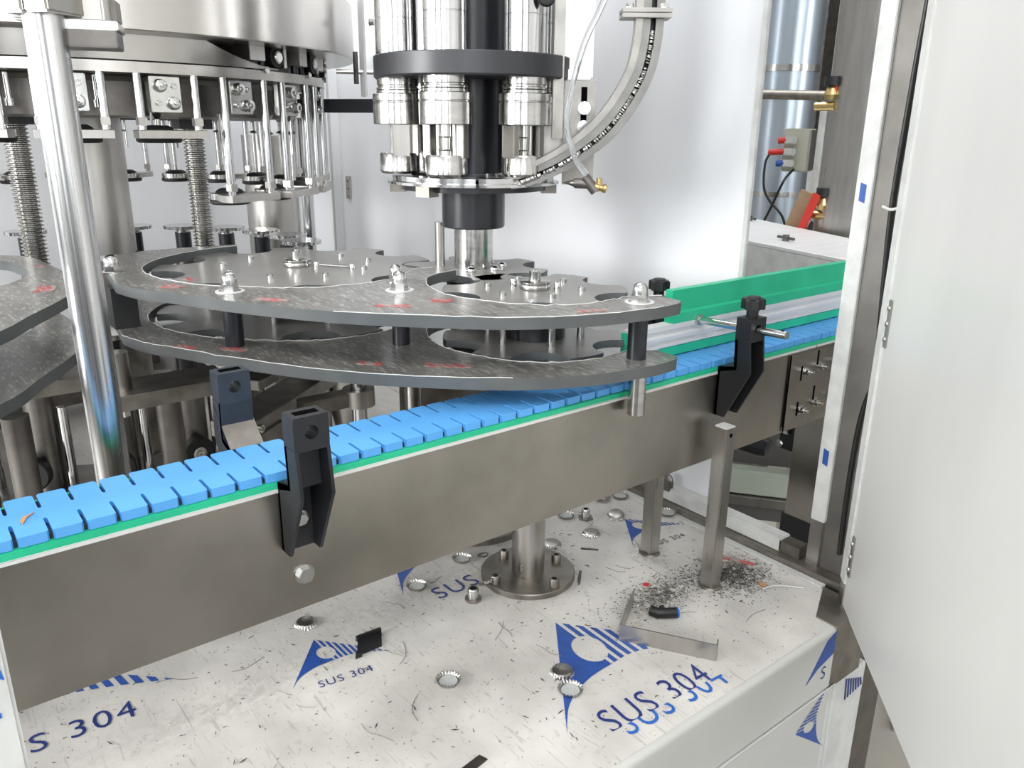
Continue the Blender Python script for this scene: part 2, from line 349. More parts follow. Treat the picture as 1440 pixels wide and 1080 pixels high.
# printed marks on the film (flat print)
def emblem(name, A, B, C, parent, to3=lambda x, y: (x, y, .0009), m='print', per=.098):
    A, B, C = Vector(A), Vector(B), Vector(C); e1 = B - A; e2 = C - A
    curve = smoothpoly([(1, 0), (.767, .035), (.533, .17), (.35, .348), (.201, .517), (.093, .744), (0, 1)], 5)
    outl = [(0, 0)] + curve
    circ = [(.228 + .125 * cos(2 * pi * i / 32), .218 + .125 * sin(2 * pi * i / 32)) for i in range(32)]
    V = [Vector(p) for p in outl + circ]; E = [(i, (i + 1) % len(outl)) for i in range(len(outl))] + [(len(outl) + i, len(outl) + (i + 1) % 32) for i in range(32)]
    k = 0
    while k * per < 1.0:
        for c in (k * per, k * per + per * .45):
            V += [Vector((0 - .05, c - .05)), Vector((1, 1 + c))]; E.append((len(V) - 2, len(V) - 1))
        k += 1
    vv, _, ff, _, _, _ = delaunay_2d_cdt(V, E, [], 0, 1e-5)
    def inside(p, poly):
        s = False
        for i in range(len(poly)):
            (x1, y1), (x2, y2) = poly[i], poly[i - 1]
            if (y1 > p[1]) != (y2 > p[1]) and p[0] < (x2 - x1) * (p[1] - y1) / (y2 - y1) + x1: s = not s
        return s
    bm = BM(); vs = {}
    for f in ff:
        c = sum((vv[i] for i in f), Vector((0, 0))) / len(f)
        if not inside(c, outl) or inside(c, circ): continue
        s = c.y - c.x
        if s > 0 and (s % per) < per * .45: continue
        for i in f:
            if i not in vs:
                p = A + e1 * vv[i].x + e2 * vv[i].y; vs[i] = bm.verts.new(to3(p.x, p.y))
        try: bm.faces.new([vs[i] for i in f])
        except ValueError: pass
    return part(name, bm, m, parent, True)
def text(name, s, size, origin, ux, uy, m, parent, clip=None, sx=1.0, nrm=None):
    cu = bpy.data.curves.new('txt', 'FONT'); cu.body = s; cu.size = size; cu.offset = -.004 * size; cu.space_character = 1.12; cu.resolution_u = 4
    ob = bpy.data.objects.new('txt', cu); COL.objects.link(ob)
    dg = bpy.context.evaluated_depsgraph_get(); me = ob.evaluated_get(dg).to_mesh(); bm = BM(); bm.from_mesh(me)
    ob.evaluated_get(dg).to_mesh_clear(); bpy.data.objects.remove(ob); bpy.data.curves.remove(cu)
    if clip:
        lo, hi = clip
        bmesh.ops.bisect_plane(bm, geom=bm.verts[:] + bm.edges[:] + bm.faces[:], plane_co=(0, lo * size, 0), plane_no=(0, 1, 0), clear_inner=True)
        bmesh.ops.bisect_plane(bm, geom=bm.verts[:] + bm.edges[:] + bm.faces[:], plane_co=(0, hi * size, 0), plane_no=(0, 1, 0), clear_outer=True)
    ux = Vector(ux).normalized(); uy = Vector(uy).normalized(); o = Vector(origin)
    for v in bm.verts: v.co = o + ux * v.co.x * sx + uy * v.co.y
    return part(name, bm, m, parent, True)
Z1 = .0012
emblem('printed_emblem', (.671, .742), (.535, .565), (.80, .585), t)
emblem('printed_emblem', (.376, .915), (.310, .835), (.448, .830), t)
emblem('printed_emblem', (.986, .910), (.925, .831), (1.060, .829), t)
emblem('printed_emblem', (.60, 1.10), (.532, .936), (.80, 1.03), t)
emblem('printed_emblem', (.02, 1.12), (-.10, .95), (.201, .944), t)
text('printed_lettering', 'SUS 304', .057, (.577, .531, Z1), (1, -.06, 0), (.1, 1, 0), 'ink', t, (.06, 2), sx=.83)
text('printed_lettering', 'SUS 304', .057, (.590, .5165, Z1), (1, -.06, 0), (.1, 1, 0), 'lightink', t, (-1, .30), sx=.83)
text('printed_lettering', 'SUS 304', .0195, (.338, .816, Z1), (1, -.15, 0), (.15, 1, 0), 'ink', t)
text('printed_lettering', 'SUS 304', .0195, (.953, .806, Z1), (1, -.12, 0), (.12, 1, 0), 'swarf', t)
text('printed_lettering', 'SUS 304', .046, (.569, .893, Z1), (1, .0, 0), (.0, 1, 0), 'ink', t)
text('printed_lettering', 'SUS 304', .047, (-.032, .913, Z1), (1, -.05, 0), (.05, 1, 0), 'ink', t)
FY = .4836
emblem('printed_emblem', (.907, -.143), (.998, -.213), (.976, -.098), t, lambda x, y: (x, FY, y))
bm = BM(); prism_dir(bm, [(.918, -.066), (.962, -.01), (.984, -.002), (.984, -.04), (.945, -.05)], (0, .4846, 0), (1, 0, 0), (0, 0, 1), (0, -.0004, 0)); part('printed_emblem', bm, 'print', t, True)
text('printed_lettering', 'S', .03, (.955, .4842, -.074), (1, 0, 0), (0, 0, 1), 'ink', t)
bm = BM()
for k in range(7):
    x = 1.035 + k * .0075; prism_dir(bm, [(x, -.045 - k * .003), (x + .0035, -.045 - k * .003), (x + .009, -.085 + k * .001), (x + .0055, -.085 + k * .001)], (0, .4848, -.065), (1, 0, 0), (0, 0, 1), (0, -.0006, 0))
part('printed_stripes', bm, 'ink', t, True)
# ragged film edge at the opening and grime patches
bm = bx(BX - .012, BX + .001, .56, 1.4, 0, .0022); part('film_edge', bm, 'white', t, True)

# ------------------------------------------------------------------ sill rail and enclosure
t = thing('sill_rail', 'low steel sill rail along the right edge of the base, partly wrapped in white film', 'rail', (1.1, 1.2, 0))
bm = bx(1.078, 1.15, .50, 2.25, -.03, .012, bev=.001); part('sill_plate', bm, 'dirtysteel', t, True)
bm = BM(); box(bm, 1.09, 1.12, .655, .925, .012, .036, bev=.002); part('film_sleeve', bm, 'white', t, True)
bm = BM(); box(bm, 1.092, 1.118, .62, 1.3, .012, .033, bev=.001); part('rail_bar', bm, 'dirtysteel', t, True)
bm = BM(); lathe(bm, [(0, 0), (.012, 0), (.012, .003), (.006, .005), (0, .005)], (1.094, .905, .052), (-1, 0, .1), 20); box(bm, 1.088, 1.1, .896, .914, .03, .052, bev=.001)
part('latch', bm, 'darksteel', t, True)

t = thing('enclosure_panel', 'tall pale film coated side panel behind the capping head, ending at the conveyor opening', 'panel', (1.1, 1.5, 0))
part('sheet', bx(1.12, 1.126, .802, 2.25, .035, 1.6), 'panel', t, True)
part('edge_strip', bx(1.112, 1.12, .797, .806, .035, 1.6, bev=.001), 'white', t, True)
bm = bx(1.114, 1.12, 2.19, 2.215, .48, .545); 
for k in range(3): hexbolt(bm, (1.114, 2.2, .49 + .022 * k), (-1, 0, 0), .004, .003)
part('hinge', bm, 'steel', t, True)
t = thing('back_panel', 'wide pale film coated panel closing the machine behind the bottle carousel', 'panel', (.2, 2.4, 0))
part('sheet', bx(-1.6, 1.09, 2.40, 2.406, .0, 1.6), 'panel', t, True)
for x in (.72, .05): part('edge_strip', bx(x, x + .022, 2.39, 2.40, .0, 1.6, bev=.001), 'white', t, True)
part('corner_post', bx(1.09, 1.125, 2.25, 2.406, 0, 1.6, bev=.002), 'panel', t, True)
part('corner_bead', bx(1.084, 1.0895, 2.244, 2.25, 0, 1.6), 'cleanfilm', t, True)

t = thing('door_frame_post', 'dark steel door frame post with white film strips right of the conveyor opening', 'frame post', (1.12, .56, -.0))
part('film_strip', bx(1.094, 1.102, .586, .610, .092, 1.6, bev=.001), 'white', t, True, label='white film covered strip')
part('bare_strip', bx(1.0945, 1.101, .588, .609, .012, .092), 'steel', t, True)
part('post_face', bx(1.101, 1.14, .51, .60, .012, 1.6, bev=.001), 'frame', t, True)
for z in (.19, .59): # blue print fragments on the strip
    bm = BM(); prism_dir(bm, [(.603, z), (.594, z - .003), (.594, z + .022), (.603, z + .025)], (1.0938, 0, 0), (0, 1, 0), (0, 0, 1), (-.0004, 0, 0)); part('printed_mark', bm, 'print', t, True)
c_ = tag(part('power_cable', tube(BM(), [(1.097, .548, 1.5), (1.097, .548, .95), (1.097, .553, .75), (1.097, .556, .6), (1.097, .552, .5), (1.097, .544, .38), (1.097, .535, .3)], .0035), 'sheath'), 'black cable running down the dark frame post beside the door', 'cable')
tag(part('power_cable', tube(BM(), [(1.097, .528, .36), (1.097, .547, .32), (1.097, .556, .26), (1.097, .558, .16), (1.097, .556, .05)], .0035), 'sheath'), 'black cable loop low on the dark frame post beside the door', 'cable')
bm = tube(BM(), [(1.09, .565, .585), (1.088, .553, .582), (1.088, .543, .584)], .0022, 8); tag(part('cable_tie', bm, 'white'), 'white cable tie around the black cable on the frame post', 'cable tie')

# hinged door, open towards the camera
hx, hy = 1.045, .512; dv = Vector((-.231, -.215, 0)).normalized(); ang = atan2(dv.y, dv.x)
t = thing('open_door', 'large pale film coated machine door standing open on the right', 'door', (hx, hy, 0), ang)
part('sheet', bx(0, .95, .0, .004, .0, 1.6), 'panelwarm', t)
part('edge_strip', bx(-.026, .0, -.003, .02, .035, 1.6, bev=.002), 'white', t, label='white film covered return edge')
part('bare_edge', bx(-.022, .000, -.002, .018, -.0, .035), 'steel', t)
part('bottom_edge', bx(0, .95, .001, .022, -.002, .001), 'white', t)
for z0, n in ((.405, 3), (.055, 3)):
    bm = bx(.002, .014, -.0022, .0, z0, z0 + .066, bev=.001)
    for k in range(n): lathe(bm, [(0, 0), (.0035, 0), (.003, .002), (0, .003)], (.008, -.0022, z0 + .012 + .021 * k), (0, -1, 0), 14)
    part('hinge', bm, 'steel', t)

t = thing('foreground_post', 'white film covered frame post with blue print at the lower left corner', 'frame post', (-.01, .47, -.85))
part('post_face', bx(-.036, .0135, .455, .487, -.85, 1.2, bev=.002), 'white', t, True)
bm = BM(); prism_dir(bm, [(.004, .413), (.0085, .408), (.0105, .393), (.0065, .396)], (0, .4548, 0), (1, 0, 0), (0, 0, 1), (0, -.0005, 0)); part('printed_mark', bm, 'lightink', t, True)
bm = BM(); prism_dir(bm, [(-.02, .3735), (-.02, .3705), (-.0005, .3705), (-.0005, .362), (.0025, .362), (.0025, .3705), (.006, .3705), (.006, .3735), (.0025, .3735), (.0025, .380), (-.0005, .380), (-.0005, .3735)], (0, .4548, 0), (1, 0, 0), (0, 0, 1), (0, -.0005, 0)); part('printed_lettering', bm, 'lightink', t, True)

# ------------------------------------------------------------------ conveyor
PY = .700
t = thing('conveyor', 'long brushed steel conveyor side frame crossing the picture diagonally', 'conveyor', (.5, .745, .2))
bm = bx(-.5, 1.199, PY, PY + .003, .203, .3425); part('front_panel', bm, 'panelsteel', t, True)
bm = bx(1.2005, 2.4, PY, PY + .003, .203, .3425); part('front_panel', bm, 'panelsteel', t, True)
bm = bx(-.5, 1.199, PY - .0008, PY + .004, .3385, .3430, bev=.0008); box(bm, 1.2005, 2.4, PY - .0008, PY + .004, .3385, .3430, bev=.0008); part('folded_lip', bm, 'alu', t, True)  # steel fold in a pale material: its bright edge reflection is painted
part('back_panel', bx(-.5, 2.4, .797, .800, .203, .342), 'panelsteel', t, True)
part('bottom_plate', bx(-.5, 2.4, PY + .003, .797, .203, .206), 'panelsteel', t, True)
part('chain_bed', bx(-.5, 2.4, .712, .788, .334, .348), 'darksteel', t, True)
part('wear_strip', bx(-.5, 2.4, PY + .0005, .712, .342, .3495, bev=.0008), 'green', t, True, label='green plastic wear strip')
part('wear_strip', bx(-.5, 2.4, .786, .7985, .342, .3495, bev=.0008), 'green', t, True, label='green plastic wear strip')
bm = hexbolt(BM(), (.283, PY, .242), (0, -1, 0), .0085, .006); part('bolt', bm, 'bright', t, True)
bm = BM(); prism_dir(bm, [(1.126, .335), (1.34, .335), (1.34, .208), (1.140, .205), (1.128, .212)], (0, PY, 0), (1, 0, 0), (0, 0, 1), (0, -.003, 0))
jp = part('joint_plate', bm, 'panelsteel', t, True)
part('joint_edge', bx(1.1252, 1.1264, PY - .0034, PY - .001, .206, .337), 'recess', t, True)
for (x, z) in ((1.172, .303), (1.212, .306), (1.262, .306), (1.170, .236), (1.212, .241), (1.262, .244)):
    bm = BM(); y = PY - .003
    lathe(bm, [(0, 0), (.0075, 0), (.0075, .0015), (0, .0015)], (x, y, z), (0, -1, 0), 20); cyl(bm, (x, y - .0015, z), (x, y - .008, z), .006, seg=6); cyl(bm, (x, y - .008, z), (x, y - .015, z), .0032, seg=14)
    part('bolt', bm, 'bright', t, True)
bm = BM()
for (x, z) in ((1.160, .300), (1.205, .320), (1.255, .320), (1.160, .238), (1.205, .258), (1.255, .258)):
    box(bm, x - .0028, x + .0028, PY - .0034, PY - .002, z - .012, z + .014, bev=.0006)
part('slot', bm, 'recess', t, True)

# chain: every link its own part
PITCH = .0261; X0 = .0427
t = thing('conveyor_chain', 'bright blue plastic slat chain on the conveyor', 'conveyor chain', (X0, .745, .35))
p = PITCH; g = .0016
yf, y1, y2, y3, y4, yb = .703, .7315, .7335, .7525, .7545, .787
poly = [(g, yf + .002), (g + .0015, yf), (p - g - .0015, yf), (p - g, yf + .002), (p - g, y1 - .002), (p - .0001, y1 + .0003), (p - .00505, y2 - .0012), (p - .00505, y3 + .0012), (p - .0001, y4 - .0003), (p - g, y4 + .002), (p - g, yb - .003), (p - g - .0015, yb), (g + .0015, yb), (g, yb - .003), (g, y4 + .002), (.0001, y4 - .0003), (-.0050, y3 + .0012), (-.0050, y2 - .0012), (.0001, y1 + .0003), (g, y1 - .002)]
bm = prism(BM(), [(a, b - .745) for a, b in poly], 0, .0092)
link0 = part('chain_link', bm, 'blue', t, False, 40)
k0, k1 = -16, 74
link0.location.x = k0 * p
for k in range(k0 + 1, k1):
    c = link0.copy(); COL.objects.link(c); c.parent = t; c.location.x = k * p
bm = bx(-.45, 2.0, -.038, .038, -.001, .004); part('hinge_core', bm, 'pblack', t)
bm = BM(); prism(bm, [(0, 0), (.012, .004), (.022, .003), (.012, .0075), (.004, .005)], 0, .001); bm.transform(Matrix.Translation((.052, .726, .3597)) @ Matrix.Rotation(.9, 4, 'Z')); tag(part('orange_scrap', bm, 'bark'), 'orange-brown curled scrap lying on the blue chain at far left', 'scrap')

# guide rail on the far side
t = thing('guide_rail', 'green plastic and aluminium guide rail along the far side of the chain', 'guide rail', (1.4, .81, .36))
bm = BM(); prism_dir(bm, [(.775, .458), (.762, .458), (.762, .426), (.757, .4235), (.757, .409), (.775, .409)], (.90, 0, 0), (0, 1, 0), (0, 0, 1), (1.33, 0, 0)); part('upper_strip', bm, 'green', t, True, label='green rubbing strip')
bm = BM(); prism_dir(bm, [(.776, .409), (.757, .409), (.757, .401), (.761, .399), (.761, .394), (.757, .391), (.757, .386), (.762, .384), (.762, .379), (.757, .378), (.757, .3755), (.776, .3755)], (.815, 0, 0), (0, 1, 0), (0, 0, 1), (1.415, 0, 0)); part('extrusion', bm, 'alu', t, True)
bm = BM(); prism_dir(bm, [(.775, .361), (.757, .361), (.757, .3745), (.775, .3745)], (.815, 0, 0), (0, 1, 0), (0, 0, 1), (1.415, 0, 0)); part('lower_strip', bm, 'green', t, True, label='green rubbing strip')
part('end_cap', bx(.811, .815, .756, .777, .372, .405, bev=.001), 'green', t, True)
def knob(t, z):
    n = 48; poly = [((.0148 + .0022 * cos(6 * 2 * pi * i / n)) * cos(2 * pi * i / n), (.0148 + .0022 * cos(6 * 2 * pi * i / n)) * sin(2 * pi * i / n)) for i in range(n)]
    bm = prism(BM(), poly, z + .012, z + .027, bev=.002); lathe(bm, [(.0, z), (.0085, z), (.0085, z + .011), (.011, z + .0125), (0, z + .0125)], (0, 0, 0), seg=24)
    lathe(bm, [(.011, z + .027), (.009, z + .0295), (0, z + .03)], (0, 0, 0), seg=24)
    return part('knob', bm, 'black', t)
def bracket(x, side, m, label, withknob, top=.430, slot=True):
    """moulded side bracket: side=-1 stands on the near panel, +1 on the far one"""
    py = PY - .0003 if side < 0 else .8003
    t = thing('rail_bracket', label, 'bracket', (x, py, .276), 0 if side < 0 else pi, 'moulded guide rail brackets')
    W = .0175; z0 = -.0
    # local: y<0 away from the panel; z=0 is the foot
    H = top - .276
    prof = [(0, 0), (0, .075), (-.027, .081), (-.0250, H - .0325), (-.0495, H - .0325), (-.055, .075), (-.017, 0)]
    for s in (-1, 1):
        bm = BM(); prism_dir(bm, prof, (s * W - (.0035 if s > 0 else 0), 0, 0), (0, 1, 0), (0, 0, 1), (.0035, 0, 0)); part('side_wall', bm, m, t)
    bm = BM()
    prism_dir(bm, [(0, 0), (0, .075), (-.027, .081), (-.025, H - .03), (-.030, H - .03), (-.032, .077), (-.004, .068), (-.004, 0)], (-W, 0, 0), (0, 1, 0), (0, 0, 1), (2 * W, 0, 0))
    part('web', bm, m, t)
    # head block with a through hole facing out (ring of faces) and a slot on top
    hd = BM(); y0, y1 = -.0495, -.0245; hz0 = H - .034; hc = H - .016; hr = .0068
    n = 24
    def rect(i):
        a = 2 * pi * i / n; dx, dz = cos(a), sin(a); s = min(W / abs(dx) if abs(dx) > 1e-6 else 9, .017 / abs(dz) if abs(dz) > 1e-6 else 9); return dx * s, dz * s
    ri = []
    for y in (y0, y1):
        inn = [hd.verts.new((hr * cos(2 * pi * i / n), y, hc + hr * sin(2 * pi * i / n))) for i in range(n)]
        out = [hd.verts.new((rect(i)[0], y, hc - .001 + rect(i)[1])) for i in range(n)]; ri.append((inn, out))
    for i in range(n):
        j = (i + 1) % n
        for inn, out in ri: hd.faces.new((inn[i], inn[j], out[j], out[i]))
        hd.faces.new((ri[0][0][i], ri[1][0][i], ri[1][0][j], ri[0][0][j])); hd.faces.new((ri[0][1][i], ri[0][1][j], ri[1][1][j], ri[1][1][i]))
    part('head_block', hd, m, t, ang=30)
    if slot and not withknob: part('top_slot', bx(-.0115, .0115, -.042, -.033, H - .002, H + .0006), 'recess', t)
    bm = BM(); cyl(bm, (0, -.004, .034), (0, -.009, .034), .0085, seg=20); cyl(bm, (0, -.009, .034), (0, -.014, .034), .006, seg=6); part('fixing_bolt', bm, 'bright', t)
    if withknob:
        k_ = knob(t, 0); k_.location = (0, -.037, H)
    return t
bracket(.280, -1, 'charcoal', 'black moulded bracket on the near conveyor panel at left, with an empty round hole', False)
bracket(.957, -1, 'black', 'black moulded bracket with star knob and steel rod on the near panel at right', True)
tt = bracket(.272, 1, 'slate', 'slate blue moulded bracket behind the blue chain at left', False)
bracket(.955, 1, 'black', 'black bracket with star knob behind the chain, right of the guide plate tip', True)
bm = prism_dir(BM(), [(.2545, .0), (.2545, .085), (.2905, .085), (.2905, .0)], (0, .801, .349), (1, 0, 0), (0, .55, .5), (0, .0008, -.002)); tag(part('angle_plate', bm, 'dirtysteel'), 'small clear grey angle plate at the foot of the slate bracket', 'plate')
t = thing('adjusting_rod', 'short steel rod passing through the black bracket right of the guide plates', 'rod', (.957, .66, .41))
bm = cyl(BM(), (.957, .604, .4145), (.957, .757, .4085), .0055, seg=20); part('rod', bm, 'bright', t, True)
bm = cyl(BM(), (.957, .611, .4145), (.957, .611, .4202), .0022, seg=10); part('cross_hole', bm, 'recess', t, True)
bm = lathe(BM(), [(0, 0), (.0085, 0), (.0085, .004), (.006, .005), (0, .005)], (.957, .757, .4085), (0, -1, 0), 20); part('collar', bm, 'bright', t, True)

# ------------------------------------------------------------------ posts and pillar on the base
def sqpost(x, y, z1, label, hole):
    t = thing('square_post', label, 'post', (x, y, 0)); h = .0115
    part('tube', bx(-h, h, -h, h, 0, z1, bev=.0012), 'steel', t)
    part('weld_bead', lathe(BM(), [(0, 0), (.019, 0), (.016, .003), (.0, .004)], seg=12), 'dirtysteel', t)
    if hole: part('screw_hole', cyl(BM(), (0, -h - .0002, z1 - .012), (0, -h + .001, z1 - .012), .0035, seg=14), 'recess', t); part('end_cap', bx(-h + .001, h - .001, -h + .001, h - .001, z1 - .001, z1 + .0006), 'alu', t)
sqpost(.931, .671, .268, 'taller square steel post standing on the base in front of the conveyor', True)
sqpost(.932, .799, .203, 'square steel post beneath the conveyor, partly hidden by the side frame', False)
t = thing('flanged_pillar', 'round steel pillar with bolted round flange on the base below the conveyor', 'pillar', (.722, .868, 0))
part('tube', cyl(BM(), (0, 0, .010), (0, 0, .384), .026, seg=48), 'steel', t)
part('flange', lathe(BM(), [(0, 0), (.0735, 0), (.075, .0015), (.075, .0085), (.0735, .010), (0, .010)], seg=64), 'dirtysteel', t)
for (x, y) in ((.715, .921), (.774, .859), (.657, .868), (.724, .806)):
    part('socket_bolt', socket_bolt(BM(), (x - .722, y - .868, .010), (0, 0, 1), .0078, .0135), 'dirtysteel', t)

# ------------------------------------------------------------------ star wheel guide plates
ZU, ZL = .473, .399; TH = .0145
S1 = (.530, 1.240); S2 = (.724, .867); S3 = (.762, 1.070)
outer = [(.796, .659), (.785, .651), (.75, .6475), (.711, .652), (.643, .667), (.559, .709), (.485, .775), (.408, .858), (.334, .980), (.286, 1.081), (.258, 1.135), (.245, 1.197)]
inner2 = [(.800, .696), (.764, .716)] + arc(.724, .868, .153, -78, -257, 26)
inner2 = [(.800, .696), (.77, .714), (.742, .716), (.70, .713), (.645, .733), (.603, .776), (.580, .835), (.575, .888), (.590, .940), (.618, .984), (.649, 1.006), (.690, 1.016)]
inner1 = [(.690, 1.022), (.675, 1.059), (.641, 1.058), (.58, 1.012), (.535, .998), (.49, 1.000), (.442, 1.013), (.392, 1.052), (.340, 1.112), (.309, 1.180), (.299, 1.248), (.310, 1.310), (.345, 1.372), (.398, 1.420), (.453, 1.450), (.510, 1.459)]
back1 = [(.517, 1.479), (.475, 1.484), (.415, 1.491), (.355, 1.489), (.310, 1.468), (.278, 1.413), (.262, 1.33)]
plate = smoothpoly(outer[1:], 3)[::-1]
plate = [(.796, .659)] + smoothpoly(outer[1:], 3) + back1[::-1] + smoothpoly(inner1[3:][::-1], 3) + [(.641, 1.058), (.675, 1.059), (.690, 1.022)] + smoothpoly(inner2[1:][::-1], 3) + [(.800, .696)]
t = thing('upper_guide_plate', 'upper dark grey guide plate with wrinkled film and red print beside the star wheels', 'guide plate', (.5, 1.0, ZU - TH))
part('plate', prism(BM(), plate, ZU - TH, ZU, 1, .0008), 'edge', t, True, 40, m2='platefilm')
def redpatch(t, pts, z, label=None):
    part('red_print', prism(BM(), pts, z + .0002, z + .0006), 'red', t, True)
def quad(cx, cy, dx, dy, ang):
    c, s = cos(ang), sin(ang); return [(cx + c * a * dx - s * b * dy, cy + s * a * dx + c * b * dy) for a, b in ((-1, -1), (-.5, -1.2), (1, -.8), (1.1, .3), (.9, 1), (0, .8), (-1.05, 1), (-.85, 0))]
for q in ((.375, .965, .022, .007, -.9), (.480, .845, .022, .008, -.9), (.545, .838, .014, .010, -1.0), (.66, .682, .022, .006, -.35), (.300, 1.125, .016, .012, -1.2), (.335, 1.165, .014, .005, -1.4)): redpatch(t, quad(*q), ZU)
def burr(t, pts, z):
    P_ = smoothpoly(pts, 6); q = []
    for x, y in P_: q.append((x + random.uniform(-.0016, .0016), y + random.uniform(-.0016, .0016), z + random.uniform(0, .0012)))
    o = part('film_burr', tube(BM(), q, .0005, 4, 0), 'burr', t, True)
burr(t, inner1[1:], ZU); burr(t, inner2, ZU); burr(t, outer[2:8], ZU)
lowplate = [(x, y) for x, y in plate]
t = thing('lower_guide_plate', 'lower dark grey guide plate with scuffed film just above the blue chain', 'guide plate', (.5, 1.0, ZL - TH))
part('plate', prism(BM(), lowplate, ZL - TH, ZL, 1, .0008), 'edge', t, True, 40, m2='platefilm')
burr(t, inner1[1:], ZL); burr(t, inner2, ZL); burr(t, outer[5:], ZL)
for q in ((.295, 1.08, .016, .007, -1.2), (.345, 1.03, .018, .008, -1.1), (.455, .865, .016, .006, -.9), (.53, .80, .03, .008, -.8)): redpatch(t, quad(*q), ZL)
sp = [((.352, 1.048), 'at left under the red print'), ((.538, .927), 'between the two star wheels'), ((.746, .685), 'at the right tip over the conveyor')]
for i, ((x, y), wh) in enumerate(sp):
    t = thing('plate_spacer', 'black spacer with acorn nut joining the guide plates ' + wh, 'spacer', (x, y, ZL), 0, 'guide plate spacers')
    part('sleeve', cyl(BM(), (0, 0, 0), (0, 0, ZU - TH - ZL), .0125 if i != 1 else .0120, seg=32), 'pblack', t)
    part('acorn_nut', acorn(BM(), 0, 0, ZU - ZL), 'bright', t)
    part('washer', lathe(BM(), [(0, 0), (.019, 0), (.019, .0008), (0, .0008)], (0, 0, ZU - ZL + .0001), seg=28), 'alu', t)
t = thing('acorn_nut', 'second acorn nut just behind the middle spacer nut on the upper plate', 'nut', (.566, .985, ZU)); part('nut', acorn(BM(), 0, 0, 0, .009), 'bright', t)
t = thing('acorn_nut', 'acorn nut on the upper plate just right of the tall polished post', 'nut', (.262, 1.288, ZU)); part('nut', acorn(BM(), 0, 0, 0, .011), 'bright', t)
t = thing('support_peg', 'round steel peg hanging below the guide plate tip in front of the conveyor', 'peg', (.748, .682, .322)); part('peg', lathe(BM(), [(0, 0), (.0105, 0), (.0115, .001), (.0115, .0625), (0, .0625)], seg=32), 'steel_v', t)
t = thing('square_spacer', 'square black spacer between the left ends of the guide plates', 'spacer', (.262, 1.25, ZL)); part('block', bx(-.017, .017, -.017, .017, 0, ZU - TH - ZL), 'black', t)
# left pair of plates
lp = [(-.25, .80), (.0, .88), (.082, .971), (.117, 1.033), (.157, 1.100), (.193, 1.175), (.207, 1.25), (.207, 1.312), (.201, 1.417), (.191, 1.511), (.153, 1.566), (.05, 1.60)]
ih = [(.05, 1.52), (.11, 1.515), (.145, 1.498), (.158, 1.455), (.165, 1.378), (.157, 1.324), (.136, 1.284), (.116, 1.26), (.06, 1.22), (-.05, 1.2), (-.25, 1.2)]
for z, nm, lb in ((ZU, 'upper_guide_plate', 'upper grey guide plate cut off by the left edge of the picture'), (ZL, 'lower_guide_plate', 'lower grey guide plate cut off by the left edge of the picture')):
    pp = [lp[0]] + smoothpoly(lp[1:], 3) + smoothpoly(ih[:-1], 3) + [ih[-1]]
    t = thing(nm, lb, 'guide plate', (.1, 1.1, z - TH)); part('plate', prism(BM(), pp, z - TH, z, 1, .0008), 'edge', t, True, 40, m2='platefilm')
    if z == ZU:
        for q in ((.16, 1.20, .02, .012, 1.2), (.185, 1.40, .012, .006, 1.4)): redpatch(t, quad(*q), z)
t = thing('infeed_star', 'dark grey infeed star wheel at the left edge under the guide plate', 'star wheel', (-.03, 1.40, ZL))
def star_poly(r, n, pr, ph=0, rp=None):
    """disc of radius r with n round pockets of radius pr"""
    rp = rp or r + pr * .35; out = []
    for i in range(n):
        a = ph + 2 * pi * i / n
        # half-angle where pocket circle meets the disc
        ca = (r * r + rp * rp - pr * pr) / (2 * r * rp); h = math.acos(max(-1, min(1, ca)))
        P0 = Vector((r * cos(a - h), r * sin(a - h))); C = Vector((rp * cos(a), rp * sin(a))); P1 = Vector((r * cos(a + h), r * sin(a + h)))
        b0 = atan2(P0.y - C.y, P0.x - C.x); b1 = atan2(P1.y - C.y, P1.x - C.x)
        # go round the side facing the centre
        am = a + pi
        while b0 > am: b0 -= 2 * pi
        while b0 < am - 2 * pi: b0 += 2 * pi
        while b1 > b0 + 2 * pi: b1 -= 2 * pi
        if not (min(b0, b1) < am < max(b0, b1)):
            if b1 < b0: b1 += 2 * pi
            else: b1 -= 2 * pi
        b0n = b0; b1n = b1
        if abs((b0n + b1n) / 2 - am) > .5 and abs(abs((b0n + b1n) / 2 - am) - 2 * pi) > .5: b1n = b1 - 2 * pi if b1 > b0 else b1 + 2 * pi
        out += [(C.x + pr * cos(b0n + (b1n - b0n) * k / 10), C.y + pr * sin(b0n + (b1n - b0n) * k / 10)) for k in range(11)]
        a2 = ph + 2 * pi * (i + 1) / n - h; a1 = a + h
        out += [(r * cos(a1 + (a2 - a1) * k / 4), r * sin(a1 + (a2 - a1) * k / 4)) for k in range(1, 4)]
    return out
part('plate', prism(BM(), star_poly(.15, 9, .03, .2), -.002, .008, 1, .0008), 'edge', t, m2='startop')

